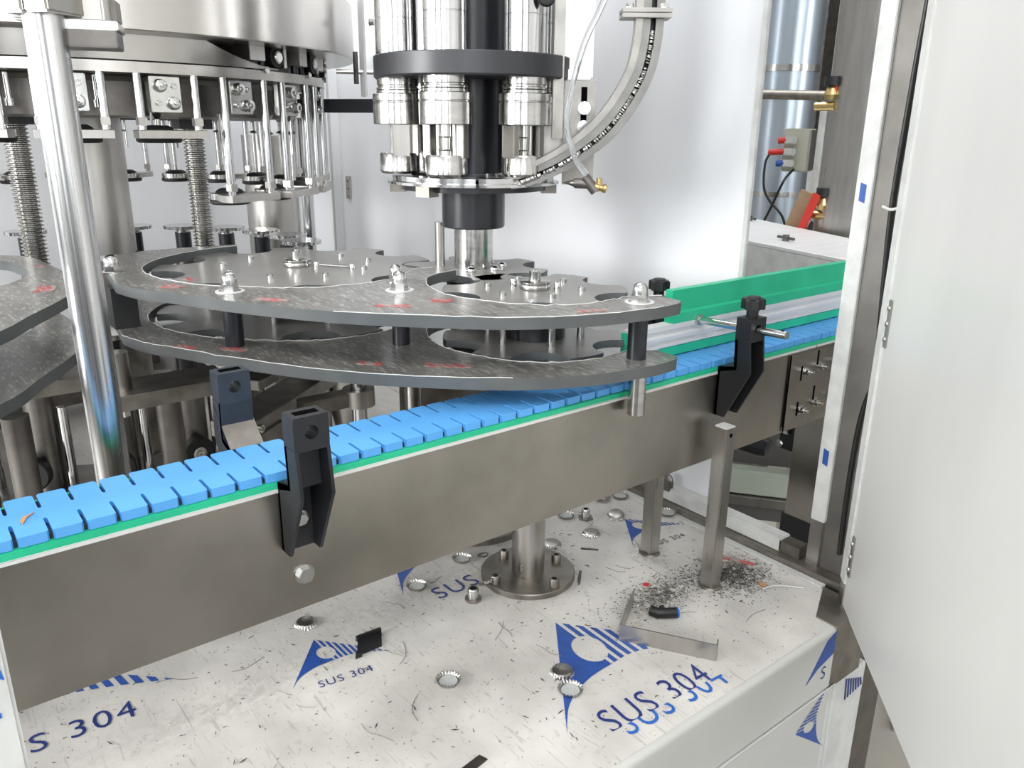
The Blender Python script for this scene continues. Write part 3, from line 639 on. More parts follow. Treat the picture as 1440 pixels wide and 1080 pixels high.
def star(c, r, n, pr, ph, label, rp, ztop=.464, zlow=.396, bolts=6, br=.07, hub=True):
    t = thing('bottle_star', label, 'star wheel', (c[0], c[1], zlow - .011), 0)
    dz = zlow - .011; P = star_poly(r, n, pr, ph, rp)
    for _ in range(2): P = [q for i in range(len(P)) for q in ((P[i - 1][0] * .25 + P[i][0] * .75, P[i - 1][1] * .25 + P[i][1] * .75), (P[i][0] * .75 + P[(i + 1) % len(P)][0] * .25, P[i][1] * .75 + P[(i + 1) % len(P)][1] * .25))]
    part('upper_plate', prism(BM(), P, ztop - .011 - dz, ztop - dz, 1, .0007), 'edge', t, m2='startop')
    part('lower_plate', prism(BM(), P, 0, .011, 1, .0007), 'edge', t, m2='startop')
    for k in range(bolts):
        a = ph + .3 + 2 * pi * k / bolts
        part('spacer_pin', cyl(BM(), (br * cos(a), br * sin(a), .011), (br * cos(a), br * sin(a), ztop - .011 - dz), .0052, seg=16), 'steel_v', t)
        part('socket_bolt', socket_bolt(BM(), (br * cos(a), br * sin(a), ztop - dz), (0, 0, 1), .0052, .006), 'bright', t)
    part('hub_core', cyl(BM(), (0, 0, .011), (0, 0, ztop - .011 - dz), .045, seg=40), 'pblack', t)
    if hub:
        part('hub_disc', lathe(BM(), [(0, 0), (.0215, 0), (.022, .001), (.022, .006), (.0215, .007), (.0215, .0075), (.0218, .008), (.0218, .0115), (.021, .012), (0, .012)], (0, 0, ztop - dz), seg=48), 'steel_v', t)
        part('centre_bolt', socket_bolt(lathe(BM(), [(.0, 0), (.0085, 0), (.0085, .003), (0, .003)], (0, 0, ztop - dz + .012), seg=24), (0, 0, ztop - dz + .015), (0, 0, 1), .0085, .011), 'bright', t)
    return t
t = star(S1, .222, 9, .042, R(-70), 'larger grey star wheel with pockets between the guide plate and the carousel', .214, bolts=9, br=.118)
dz = .385
bm = BM(); tube(bm, [(.025, -.03, .464 - dz + .004), (.055, -.075, .464 - dz + .004)], .0022, 8, 0); socket_bolt(bm, (.022, -.025, .464 - dz), (0, 0, 1), .0048, .009); socket_bolt(bm, (.058, -.08, .464 - dz), (0, 0, 1), .0048, .009)
part('timing_lever', bm, 'bright', t)
t = star(S2, .132, 6, .039, R(-66), 'smaller grey star wheel at the right, in front of the capping column', .134, bolts=6, br=.068)
for a in (2.0, -1.0): part('clamp_screw', socket_bolt(BM(), (.034 * cos(a), .034 * sin(a), .464 - dz), (0, 0, 1), .0052, .012), 'bright', t)
t = star(S3, .122, 6, .040, R(-85), 'grey star wheel around the foot of the capping column', .124, bolts=0, hub=False)
for k in range(5):
    a = R(-110) + k * R(50) - R(20); part('dome_bolt', lathe(BM(), [(0, 0), (.009, 0), (.009, .0015), (.0078, .002), (.007, .005), (.004, .0075), (0, .0082)], (.047 * cos(a), .047 * sin(a), .464 - dz), seg=24), 'bright', t)

# ------------------------------------------------------------------ capping head
t = thing('capping_head', 'steel crown capping head with black carrier disc above the star wheels', 'capping machine', (S3[0], S3[1], .0))
part('base_flange', lathe(BM(), [(0, 0), (.095, 0), (.095, .012), (0, .012)], seg=64), 'dirtysteel', t)
part('lower_shaft', cyl(BM(), (0, 0, .012), (0, 0, .386), .04, seg=40), 'steel', t)
part('steel_column', lathe(BM(), [(.0315, .464), (.0315, .535)], seg=56), 'steel_v', t)
part('black_collar', lathe(BM(), [(.0, .530), (.0485, .530), (.0505, .532), (.0505, .590), (0, .590)], seg=56), 'pblack', t, label='black nylon collar')
part('black_column', cyl(BM(), (0, 0, .615), (0, 0, .76), .048, seg=56), 'pblack', t)
part('carrier_disc', lathe(BM(), [(0, .751), (.148, .751), (.1505, .7535), (.1505, .7815), (.149, .783), (0, .783)], seg=96), 'greyblack', t, label='thick dark grey carrier disc')
part('upper_column', cyl(BM(), (0, 0, .783), (0, 0, 1.25), .054, seg=56), 'pblack', t)
bm = BM()
for a0, a1 in ((-190, -124), (-122, -52), (-50, 40), (42, 168)):
    n = 18; prof = [(.098, .5995), (.136, .5995), (.136, .6035), (.128, .6045), (.128, .6115), (.098, .6115)]
    rings = [[bm.verts.new((r * cos(R(a0 + (a1 - a0) * i / n)), r * sin(R(a0 + (a1 - a0) * i / n)), z)) for r, z in prof] for i in range(n + 1)]
    for A, B in zip(rings, rings[1:]):
        for k in range(6): bm.faces.new((A[k], A[(k + 1) % 6], B[(k + 1) % 6], B[k]))
    bm.faces.new(rings[0]); bm.faces.new(rings[-1][::-1])
part('cap_ring', bm, 'chrome', t, label='segmented steel cap ring')
bm = BM(); annulus(bm, .05, .115, .590, .5995, seg=64); part('ring_support', bm, 'pblack', t)
for a in (20, 140, -35, 200): part('ring_bracket', bx(.112, .134, -.012, .012, .586, .5995).copy() if False else (lambda b: (b.transform(Matrix.Rotation(R(a), 4, 'Z')), b)[1])(bx(.108, .132, -.012, .012, .584, .5995)), 'dirtysteel', t)
part('side_rod', cyl(BM(), (-.036, .045, .464), (-.036, .045, .535), .008, seg=20), 'steel', t)
wp = (.785, -.62); hh = (.62, .785)
for n_, ph in enumerate((-17, 43, -77, 103, 163, 223)):
    a = R(ph); x = .115 * (-hh[0] * cos(a) + wp[0] * sin(a)); y = .115 * (-hh[1] * cos(a) + wp[1] * sin(a)); c = (x, y, 0)
    part('cylinder', lathe(BM(), [(.0315, .783), (.0315, .832), (.031, .8325), (.031, .8335), (.0315, .834), (.0315, 1.25)], c, seg=44), 'chrome', t)
    part('neck', lathe(BM(), [(.0315, .751), (.0315, .742), (.030, .741), (.030, .739), (.0325, .738), (.0325, .7355), (.030, .7345), (.0325, .734), (.0325, .730)], c, seg=44), 'steel_v', t)
    cl = part('collar', lathe(BM(), [(0, .686), (.0375, .686), (.0385, .687), (.0385, .7165), (.037, .7175), (.037, .7185), (.0385, .7195), (.0385, .729), (.037, .730), (0, .730)], c, seg=48), 'steel_v', t)
    # spindle cage: two side cheeks, central plunger
    bm = BM(); da = atan2(y, x)
    for s in (-1, 1):
        q = bmesh.new(); box(q, -.012, .012, s * .0255 - .0055, s * .0255 + .0055, .640, .687, bev=.001); q.transform(Matrix.Translation((x, y, 0)) @ Matrix.Rotation(da, 4, 'Z')); join(bm, q)
    q = bmesh.new(); box(q, -.026, -.018, -.02, .02, .640, .687, bev=.001); q.transform(Matrix.Translation((x, y, 0)) @ Matrix.Rotation(da, 4, 'Z')); join(bm, q)
    part('cage', bm, 'steel', t)
    bm = lathe(BM(), [(.0, .687), (.009, .687), (.009, .670), (.0075, .668), (.0075, .652), (.009, .650), (.009, .638), (0, .638)], c, seg=24)
    for s in (-1, 1): cyl(bm, (x + .013 * cos(da + s * 1.57), y + .013 * sin(da + s * 1.57), .638), (x + .013 * cos(da + s * 1.57), y + .013 * sin(da + s * 1.57), .687), .0032, seg=12)
    part('plunger', bm, 'bright', t)
    part('crimp_cup', lathe(BM(), [(0, .614), (.028, .614), (.031, .6175), (.031, .642), (.0295, .6445), (0, .6445)], c, seg=44), 'steel_v', t)
part('tie_rod', cyl(BM(), (-.085, .01, .783), (-.085, .01, 1.25), .006, seg=14), 'bright', t)

# cap chute
t = thing('cap_chute', 'curved steel crown cap chute dropping from the upper right to the capping ring', 'chute', (.84, .88, .6))
path = [(.8925, .840, .95), (.8925, .840, .832), (.890, .8415, .790), (.884, .846, .758), (.870, .858, .722), (.849, .874, .687), (.823, .895, .659), (.793, .918, .636), (.763, .942, .619), (.745, .957, .612)]
P = [Vector(p_) for p_ in path]
def dense(P, n=7):
    Q = []
    for i in range(len(P) - 1):
        p0 = P[max(i - 1, 0)]; p1 = P[i]; p2 = P[i + 1]; p3 = P[min(i + 2, len(P) - 1)]
        for k in range(n):
            u = k / n; Q.append(.5 * ((2 * p1) + (p2 - p0) * u + (2 * p0 - 5 * p1 + 4 * p2 - p3) * u * u + (3 * p1 - p0 - 3 * p2 + p3) * u ** 3))
    return Q + [P[-1]]
D = dense(P); nh = Vector((-.62, -.785, 0))  # towards the camera, horizontal
def sweep(bm, D, sec):
    rings = []
    for i, p_ in enumerate(D):
        d = (D[min(i + 1, len(D) - 1)] - D[max(i - 1, 0)]).normalized(); s = nh.cross(d).normalized()  # s: in the plane, across
        k = 1.0 - .35 * max(0, (i / len(D) - .55) / .45)
        rings.append([bm.verts.new(p_ + s * a * k + nh * b * k) for a, b in sec])
    m_ = len(sec)
    for A, B in zip(rings, rings[1:]):
        for j in range(m_): bm.faces.new((A[j], A[(j + 1) % m_], B[(j + 1) % m_], B[j]))
    bm.faces.new(rings[0][::-1]); bm.faces.new(rings[-1]); return bm
sgn = nh.cross((D[12] - D[11]).normalized()); q_ = 1 if sgn.x < 0 else -1   # q_>0: 'a' positive points left
def sec(a0, a1, b0, b1):
    a0 -= .005; a1 -= .005
    return [(q_ * a0, b0), (q_ * a1, b0), (q_ * a1, b1), (q_ * a0, b1)]
part('inner_bar', sweep(BM(), D, sec(.010, .0195, -.012, .012)), 'chute', t, True)
part('left_cover', sweep(BM(), D, sec(-.0015, .0100, .002, .0080)), 'chutedark', t, True)
part('right_cover', sweep(BM(), D, sec(-.0195, -.0085, -.012, .0100)), 'chutedark', t, True)
part('back_wall', sweep(BM(), D, sec(-.009, .0105, -.012, -.008)), 'black', t, True)
bm = BM()
for i in range(9, len(D) - 1):
    for u in (0, .33, .66):
        if random.random() < .3: continue
        p_ = D[i].lerp(D[i + 1], u); d = (D[i + 1] - D[i]).normalized(); s = nh.cross(d).normalized() * q_
        c = p_ - s * (.0052 + .0052) + nh * (.0065 + .0025 * random.random()); tt_ = (d + s * random.uniform(-.3, .3) + nh * random.uniform(-.25, .25)).normalized()
        cyl(bm, c - tt_ * .0008, c + tt_ * .0010, .0030 + random.random() * .0016, seg=7)
o = part('cap_column', bm, 'capsteel', t, True); o['kind'] = 'stuff'
u_ = Vector((.785, -.62, 0))
bm = BM(); mt = Matrix.Translation((.892, .840, .8345)) @ Matrix(((.785, -.62, 0, 0), (-.62, -.785, 0, 0), (0, 0, 1, 0), (0, 0, 0, 1)))
box(bm, -.034, .034, -.020, .020, -.0062, -.0004, mtx=mt, bev=.0006); box(bm, -.034, .034, -.020, .020, .0004, .0062, mtx=mt, bev=.0006)
part('flange', bm, 'chute', t, True)
bm = BM()
for a in (-.024, .024): hexbolt(bm, mt @ Vector((a, .012, .0062)), (0, 0, 1), .0055, .005)
part('flange_bolt', bm, 'bright', t, True)

t = thing('chute_bracket', 'upright steel mounting plates with slots between capping head and cap chute', 'bracket', (.86, .95, .6))
def vplate(name, u0, u1, z0, z1, dep, th=.006, m='steel', bev=.001):
    """vertical plate facing the camera side: u along (.785,-.62), dep along (.62,.785) measured from the origin"""
    mt = Matrix(((.785, .62, 0, 0), (-.62, .785, 0, 0), (0, 0, 1, 0), (0, 0, 0, 1)))
    return part(name, bx(u0, u1, dep, dep + th, z0, z1, mtx=mt, bev=bev), m, t, True)
dd = 1.2124 + .06
uL = .785 * .83 - .62 * .965
vplate('side_plate', uL + .002, uL + .0175, .668, 1.25, dd - .03, .02, 'chute')
vplate('wide_plate', uL + .0175, uL + .062, .755, 1.25, dd, .008, 'steel')
vplate('slotted_plate', uL + .020, uL + .068, .600, .752, dd - .002, .006, 'chute')
vplate('clamp_strip', uL + .019, uL + .058, .752, .766, dd - .006, .006, 'bright')
vplate('back_block', uL - .045, uL + .024, .615, .70, dd + .03, .012, 'steel')
vplate('slot', uL + .0455, uL + .0545, .676, .742, dd - .0026, .001, 'recess', .0)
mt = Matrix(((.785, .62, 0, 0), (-.62, .785, 0, 0), (0, 0, 1, 0), (0, 0, 0, 1)))
for z in (.712, .685): part('slot_bolt', hexbolt(cyl(BM(), mt @ Vector((uL + .050, dd - .002, z)), mt @ Vector((uL + .050, dd - .012, z)), .0095, seg=24), mt @ Vector((uL + .050, dd - .012, z)), mt.to_3x3() @ Vector((0, -1, 0)), .0075, .006), 'bright', t, True)
tag(part('air_tube', tube(BM(), [(.83, .815, .93), (.805, .832, .845), (.786, .847, .792), (.775, .856, .738), (.770, .860, .692), (.779, .852, .646), (.7965, .839, .6165)], .0042, 12), 'tube'), 'clear plastic air tube curving down to the small nozzle', 'tube')
t = thing('air_nozzle', 'small pointed steel air nozzle at the lower end of the clear tube', 'nozzle', (.79, .85, .6))
bm = BM(); lathe(bm, [(0, 0), (.0045, .014), (.0072, .018), (.0072, .036), (0, .036)], (.767, .862, .6105), (.785, -.61, -.04), 20); part('tip', bm, 'darksteel', t, True)
bm = BM(); cyl(bm, (.790, .843, .618), (.803, .832, .599), .0075, seg=20); part('body', bm, 'darksteel', t, True)
bm = BM(); lathe(bm, [(0, 0), (.006, 0), (.006, .006), (.0045, .007), (.0045, .011), (.006, .012), (.006, .016), (.003, .018), (0, .018)], (.801, .833, .605), (.785, -.61, -.15), 16); cyl(bm, (.806, .829, .606), (.806, .829, .617), .004, seg=10); part('fitting', bm, 'yellow', t, True)

# ------------------------------------------------------------------ carousel
CX, CY, CR = .352, 1.776, .387
t = thing('carousel_drum', 'large brushed steel drum of the filling carousel at the upper left', 'filling carousel', (CX, CY, .7))
part('upper_drum', lathe(BM(), [(0, .105), (.511, .105), (.513, .107), (.513, .203), (.508, .205), (0, .205)], seg=160), 'drumsteel', t)
bm = BM(); annulus(bm, .30, .452, .054, .069, seg=160); part('valve_ring', bm, 'steel', t)
n = 60; bm = BM(); rings = []
for i in range(n + 1):
    a = -215 + (-60 + 215) * i / n; u = max(0, (a + 78) / 18); zt = .112 - .037 * sin(min(1, u) * pi / 2)
    zt = .105 - .032 * (1 - (1 - min(1, u)) ** 2)
    rings.append([bm.verts.new((r * cos(R(a)), r * sin(R(a)), z)) for r, z in ((.444, .071), (.455, .071), (.458, zt), (.444, zt))])
for A, B in zip(rings, rings[1:]):
    for k in range(4): bm.faces.new((A[k], A[(k + 1) % 4], B[(k + 1) % 4], B[k]))
bm.faces.new(rings[0][::-1]); bm.faces.new(rings[-1]); part('cam_skirt', bm, 'drumsteel', t)
part('inner_drum', lathe(BM(), [(.20, .105), (.395, .105), (.395, .054), (.375, .052), (.370, .045), (.370, -.005), (.352, -.005), (.325, -.008), (.2, -.008)], seg=96), 'darksteel', t)
part('centre_column', cyl(BM(), (0, 0, -.262), (0, 0, .11), .061, seg=56), 'steel', t)
part('base_hub', cyl(BM(), (0, 0, -.69), (0, 0, -.29), .062, seg=40), 'dirtysteel', t)
bm = BM(); annulus(bm, .30, .455, -.66, -.60, seg=128); part('base_ring', bm, 'darksteel', t)
bm = BM()
for k in range(2): tube(bm, [(.15 + .02 * k + .45, -.5 + .0 * k, .19), (.62, -.47, .21), (.2, -.2, .23)], .003, 6)
bm.free()

def valve_proto(bz, label):
    """filling valve; local +x is radially outward, origin under the pad centre at z=0"""
    t = thing('filling_valve', label, 'filling valve', (0, 0, .57), 0, 'filling valves around the carousel')
    Z = .57
    part('valve_block', bx(.030, .050, -.023, .023, .700 - Z, .751 - Z, bev=.001), 'bright', t)
    for (y, z, r) in ((-.008, .738, .0085), (.010, .713, .0085)):
        pb = lathe(BM(), [(0, 0), (r * 1.15, 0), (r * 1.15, .004), (r, .006), (r, .010), (r * .7, .011), (r * .4, .011), (r * .35, .014), (0, .015)], (.050, y, z - Z), (1, 0, 0), 20); part('port_cap', pb, 'bright', t)
    for (y, z) in ((.013, .738), (-.012, .713)): part('screw', socket_bolt(BM(), (.050, y, z - Z), (1, 0, 0), .0042, .004), 'bright', t)
    for s in (-1, 1):
        part('guide_rod', cyl(BM(), (.056, s * .042, bz + .002 - Z), (.056, s * .042, .754 - Z), .0062, seg=16), 'chrome', t)
        part('rod_collar', bx(.0485, .0635, s * .042 - .0065, s * .042 + .0065, bz + .012 - Z, bz + .024 - Z, bev=.001), 'steel', t)
    part('cross_bar', prism(BM(), [(-.012, -.024), (.044, -.052), (.067, -.052), (.067, .052), (.044, .052), (-.012, .024)], bz - .006 - Z, bz + .006 - Z, bev=.0008), 'steel', t)
    part('bell_body', lathe(BM(), [(0, -.006), (.032, -.006), (.033, -.005), (.033, .005), (.032, .006), (0, .006)], (0, 0, bz - Z), seg=36), 'steel_v', t)
    part('rubber_seal', lathe(BM(), [(0, -.0135), (.031, -.0135), (.034, -.011), (.034, -.006), (0, -.006)], (0, 0, bz - Z), seg=36), 'rubber', t)
    part('top_seal', lathe(BM(), [(0, .013), (.015, .013), (.021, .010), (.024, .006), (0, .006)], (0, 0, bz - Z), seg=30), 'rubber', t)
    bm = cyl(BM(), (0, 0, bz - Z), (0, 0, .70 - Z), .0042, seg=12); lathe(bm, [(.0042, .666), (.0095, .668), (.0045, .672)], (0, 0, -Z), seg=14); lathe(bm, [(.004, .690), (.011, .700), (0, .700)], (0, 0, -Z), seg=14)
    cyl(bm, (.004, -.010, max(.63, bz + .013) - Z), (.004, -.010, .70 - Z), .0022, seg=8)
    part('filling_tube', bm, 'steel_v', t)
    bm = cyl(BM(), (.0, .034, .715 - Z), (.0, .034, .752 - Z), .0045, seg=12); lathe(bm, [(0, .706), (.007, .706), (.007, .716), (0, .716)], (0, .034, -Z), seg=14); part('valve_pin', bm, 'bright', t)
    return t
def lift_proto(label, dz):
    t = thing('bottle_lift', label, 'bottle lift', (0, 0, 0), 0, 'bottle lifts around the carousel')
    zt = .447 - dz; n = 60
    poly = [((.0435 - (.0022 if i % 3 == 2 else 0)) * cos(2 * pi * i / n), (.0435 - (.0022 if i % 3 == 2 else 0)) * sin(2 * pi * i / n)) for i in range(n)]
    part('pad', prism(BM(), poly, zt - .0075, zt, bev=.0006), 'chrome', t)
    part('pad_neck', cyl(BM(), (0, 0, zt - .016), (0, 0, zt - .0075), .015, seg=24), 'steel_v', t)
    part('stem', cyl(BM(), (0, 0, zt - .085), (0, 0, zt - .016), .0185, seg=28), 'pblack', t)
    part('cylinder', cyl(BM(), (0, 0, .10), (0, 0, zt - .085), .0235, seg=32), 'darksteel', t)
    part('guide_rod', cyl(BM(), (.006, .036, .10), (.006, .036, zt - .12), .008, seg=16), 'chrome', t)
    r = part('roller', lathe(BM(), [(0, 0), (.026, 0), (.028, .002), (.028, .016), (.026, .018), (0, .018)], (.030, -.01, .139), (1, 0, 0), 32), 'rubber', t)
    part('bearing', lathe(BM(), [(0, .0), (.0115, 0), (.0115, .0015), (.009, .0022), (.0085, .0012), (.006, .0012), (.0055, .003), (.002, .003), (.0015, .001), (0, .001)], (.048, -.01, .139), (1, 0, 0), 24), 'steel', r)
    return t
N = 21; A0 = -17.5
def where(a):
    a = (a + 180) % 360 - 180
    names = {0: 'right end', }
    return a
vp = {}; lp_ = {}
ordn = ['first', 'second', 'third', 'fourth', 'fifth', 'sixth', 'seventh', 'eighth', 'ninth', 'tenth', 'eleventh', 'twelfth']
near = [k for k in range(N) if -165 < ((A0 - k * 360 / N + 180) % 360 - 180) < -28]
for k in range(N):
    a = (A0 - k * 360 / N + 180) % 360 - 180            # going clockwise from the right end
    if a < -165 or a > 140: continue
    isnear = a < -28; raised = a < -78 and isnear
    if isnear: idx = ordn[[j for j in range(N) if -165 < ((A0 - j * 360 / N + 180) % 360 - 180) < -28].index(k)]; side = 'near side'
    else:
        far = sorted([((A0 - j * 360 / N + 180) % 360 - 180) for j in range(N) if -28 <= ((A0 - j * 360 / N + 180) % 360 - 180) <= 140]); idx = ordn[far.index(a)]; side = 'far side'
    key = 'r' if raised else 'l'
    lab = ('raised ' if raised else 'lowered ') + 'steel filling valve on the carousel %s, %s from the right' % (side, idx)
    x, y = CX + CR * cos(R(a)), CY + CR * sin(R(a))
    if key not in vp:
        vp[key] = valve_proto(.668 if raised else .566, lab); v = vp[key]; v.location = (x, y, .57); v.rotation_euler = (0, 0, R(a))
    else: dup(vp[key], (x, y, .57), R(a), lab)
    dz = .085 if isnear else 0
    lab = 'bottle lift with raised round pad on the carousel %s, %s from the right' % (side, idx)
    if isnear: lab = 'lowered bottle lift with black roller under the guide plates, %s from right' % idx
    if dz not in lp_:
        lp_[dz] = lift_proto(lab, dz); v = lp_[dz]; v.location = (x, y, 0); v.rotation_euler = (0, 0, R(a))
    else: dup(lp_[dz], (x, y, 0), R(a), lab)
rl = [(-62, 'left'), (-45, 'middle'), (-27, 'right')]
r0 = None
for a, nm in rl:
    lab = 'cam roller block between drum and valve ring, %s one of three' % nm
    if r0 is None:
        r0 = t = thing('cam_roller', lab, 'cam roller', (CX + .430 * cos(R(a)), CY + .430 * sin(R(a)), .768), R(a), 'cam rollers under the drum')
        part('block', bx(-.01, .022, -.045, -.008, .016, .044, bev=.001), 'steel', t)
        part('roller', lathe(BM(), [(0, 0), (.017, 0), (.017, .018), (0, .018)], (.005, .020, .024), (1, 0, 0), 28), 'rubber', t)
        part('axle_bolt', lathe(BM(), [(0, 0), (.010, 0), (.010, .003), (.008, .005), (0, .005)], (.023, .020, .024), (1, 0, 0), 22), 'bright', t)
        part('side_plate', bx(.0, .024, .036, .044, .008, .038, bev=.001), 'steel', t)
        part('glass_post', cyl(cyl(BM(), (.006, -.032, -.002), (.006, -.032, .016), .007, seg=12), (.006, .0, -.002), (.006, .0, .016), .006, seg=12), 'pblack', t)
        part('nut', cyl(BM(), (.018, -.010, .002), (.026, -.010, .002), .006, seg=6), 'bright', t)
    else: dup(r0, (CX + .430 * cos(R(a)), CY + .430 * sin(R(a)), .768), R(a), lab)

def threaded(x, y, z0, z1, r, label):
    t = thing('threaded_rod', label, 'threaded rod', (x, y, z0), 0, 'threaded height adjusters')
    pr_ = []; z = 0; p_ = .0068
    while z < z1 - z0 - p_: pr_ += [(r * .78, z), (r, z + p_ * .35), (r, z + p_ * .5), (r * .78, z + p_ * .85)]; z += p_
    part('thread', lathe(BM(), [(0, 0)] + pr_ + [(0, z)], seg=24), 'thread', t)
    part('nut_block', bx(-.030, .030, -.026, .026, z1 - z0 - .005, z1 - z0 + .055, bev=.001), 'greyblack', t)
threaded(.216, 1.655, .255, .685, .021, 'thick threaded rod at the far left behind the polished post')
threaded(.500, 1.610, .38, .680, .0195, 'thick threaded rod left of the star wheel, behind the guide plate')
t = thing('rear_column', 'broad brushed steel column behind the right side of the carousel', 'column', (.85, 2.12, 0)); part('tube', cyl(BM(), (0, 0, 0), (0, 0, .66), .068, seg=48), 'steel', t)
t = thing('slim_column', 'slim polished steel tube at the right side of the carousel', 'column', (.815, 1.82, 0)); part('tube', cyl(BM(), (0, 0, 0), (0, 0, .75), .0135, seg=28), 'chrome', t)

# tall polished post in the foreground
t = thing('polished_post', 'tall polished steel post rising in front of the carousel at left', 'post', (.151, .872, .21))
part('foot', bx(-.04, .04, -.03, .03, -.012, .0), 'darksteel', t)
part('tube', cyl(BM(), (0, 0, 0), (0, 0, 1.0), .0172, seg=48), 'post', t)
bm = bx(-.024, -.001, -.023, .023, .563, .63, mtx=Matrix.Rotation(-.9, 4, 'Z'), bev=.002); box(bm, .001, .025, -.023, .023, .563, .63, mtx=Matrix.Rotation(-.9, 4, 'Z'), bev=.002); part('clamp_jaw', bm, 'steel', t)
part('clamp_arm', bx(.0, .055, .03, .06, .563, .583, mtx=Matrix.Rotation(-.4, 4, 'Z'), bev=.001), 'darksteel', t)
part('clamp_block', bx(-.030, .048, .01, .05, .560, .63, mtx=Matrix.Rotation(-.5, 4, 'Z'), bev=.002), 'steel', t)
part('support_shelf', bx(.0, .060, .0, .05, .553, .561, mtx=Matrix.Rotation(-.35, 4, 'Z'), bev=.001), 'bright', t)
part('shelf_rib', bx(.0, .058, .0, .045, .538, .553, mtx=Matrix.Rotation(-.35, 4, 'Z'), bev=.001), 'darksteel', t)

# small frame parts between drum and capper
t = thing('link_bar', 'dark flat bar joining carousel and capping head at the top', 'bar', (.75, 1.5, .7))
part('bar', bx(-.12, .12, -.006, .006, -.013, .013, mtx=Matrix.Translation((.775, 1.55, .722)) @ Matrix.Rotation(-1.0, 4, 'Z')), 'greyblack', t, True)
t = thing('sensor_stand', 'thin upright steel strip with small cross rod between drum and capper', 'stand', (.79, 1.45, .7))
part('strip', bx(.752, .756, 1.395, 1.415, .735, .93, bev=.001), 'alu', t, True)
part('cross_rod', cyl(BM(), (.712, 1.43, .778), (.79, 1.385, .778), .004, seg=12), 'steel', t, True)
part('pin', bx(.737, .744, 1.405, 1.411, .757, .812), 'darksteel', t, True)
part('screw', hexbolt(BM(), (.766, 1.395, .862), (.5, -.6, 0), .006, .008), 'bright', t, True)

# structure beneath the plates
def item(name, label, cat, bm, m): 
    t = tag(part(name, bm, m), label, cat); return t
item('cross_plate', 'flat steel plate under the left guide plates, left of the polished post', 'plate', bx(-.3, .206, 1.262, 1.34, .308, .330, bev=.001), 'dirtysteel')
t = thing('cross_plate', 'flat steel plate under the guide plates right of the polished post', 'plate', (.3, 1.15, .30))
part('plate', bx(.208, .372, 1.13, 1.215, .308, .330, bev=.001), 'dirtysteel', t, True)
part('stud', cyl(BM(), (.228, 1.165, .33), (.228, 1.165, .384), .014, seg=24), 'steel', t, True)
part('nut', cyl(BM(), (.222, 1.145, .298), (.222, 1.145, .308), .009, seg=6), 'bright', t, True)
t = thing('clamp_arm', 'thick diagonal steel arm behind the slate bracket', 'arm', (.4, 1.05, .3))
mt = Matrix.Translation((.325, 1.02, .29)) @ Matrix.Rotation(R(38), 4, 'Z')
part('arm', bx(0, .30, -.03, .03, -.010, .012, mtx=mt, bev=.001), 'dirtysteel', t, True)
part('upper_arm', bx(.03, .30, -.03, .012, .050, .064, mtx=mt, bev=.001), 'dirtysteel', t, True)
part('cheek', bx(.008, .08, -.034, -.026, -.09, -.008, mtx=mt, bev=.001), 'dirtysteel', t, True)
part('screw', socket_bolt(BM(), mt @ Vector((.02, -.030, .0)), mt.to_3x3() @ Vector((0, -1, 0)), .006, .006), 'bright', t, True)
item('star_shaft', 'wide steel shaft housing under the larger star wheel', 'shaft', lathe(BM(), [(0, 0), (.06, 0), (.06, .012), (.040, .014), (.040, .26), (.032, .262), (.032, .384), (0, .384)], (S1[0], S1[1], 0), seg=48), 'steel')
item('star_shaft', 'wide steel shaft housing under the smaller star wheel', 'shaft', lathe(BM(), [(0, .21), (.030, .21), (.030, .384), (0, .384)], (S2[0], S2[1] + .01, 0), seg=36), 'dirtysteel')
item('round_sleeve', 'pale steel sleeve with slanted end behind the conveyor', 'sleeve', lathe(BM(), [(0, 0), (.020, .0), (.030, .05), (.030, .16), (0, .16)], (.600, 1.235, .17), seg=36), 'steel')
t = thing('rod_clamp', 'steel rod clamp ring on a vertical rod behind the blue chain', 'clamp', (.52, 1.02, .2))
part('rod', cyl(BM(), (.522, 1.03, .0), (.522, 1.03, .384), .0115, seg=24), 'chrome', t, True)
part('ring', lathe(BM(), [(.012, 0), (.024, 0), (.024, .026), (.012, .026)], (.522, 1.03, .285), seg=30), 'steel', t, True)
part('arm', bx(.43, .505, 1.02, 1.045, .287, .309, bev=.001), 'dirtysteel', t, True)
t = thing('split_clamp', 'black split clamp with socket screw under the middle of the lower guide plate', 'clamp', (.54, .93, .33))
part('jaw', bx(.512, .535, .905, .945, .350, .372, bev=.003), 'black', t, True)
part('screw', socket_bolt(BM(), (.5115, .918, .360), (-.75, -.65, 0), .007, .006), 'bright', t, True)
part('arm', prism(BM(), [(.533, .90), (.70, .93), (.70, .96), (.56, .96), (.533, .945)], .352, .370, bev=.001), 'darksteel', t, True)
part('peg', cyl(BM(), (.553, .925, .20), (.553, .925, .384), .0115, seg=24), 'steel_v', t, True)
item('drive_housing', 'brown-grey steel housing plate just behind the chain, below the lower guide plate', 'housing', bx(.59, .80, .99, 1.03, .20, .335, bev=.002), 'dirtysteel')
item('rear_deck', 'flat film covered deck seen under the guide plates behind the chain', 'deck', bx(.60, 1.07, 1.32, 2.2, .08, .10), 'film')
for i, (x, y, r) in enumerate(((.05, 1.10, .011), (.10, 1.20, .017), (.30, 1.22, .018), (.40, 1.16, .012), (-.03, 1.0, .012))):
    item('support_column', ['thin dark column at the far left edge under the plates', 'steel column left of the polished post under the plates', 'dark column right of the polished post under the plates', 'thin column beside the slate bracket under the plates', 'thin column outside the left picture edge'][i], 'column', cyl(BM(), (x, y, 0), (x, y, .308 if i < 3 else .384), r, seg=24), 'darksteel')

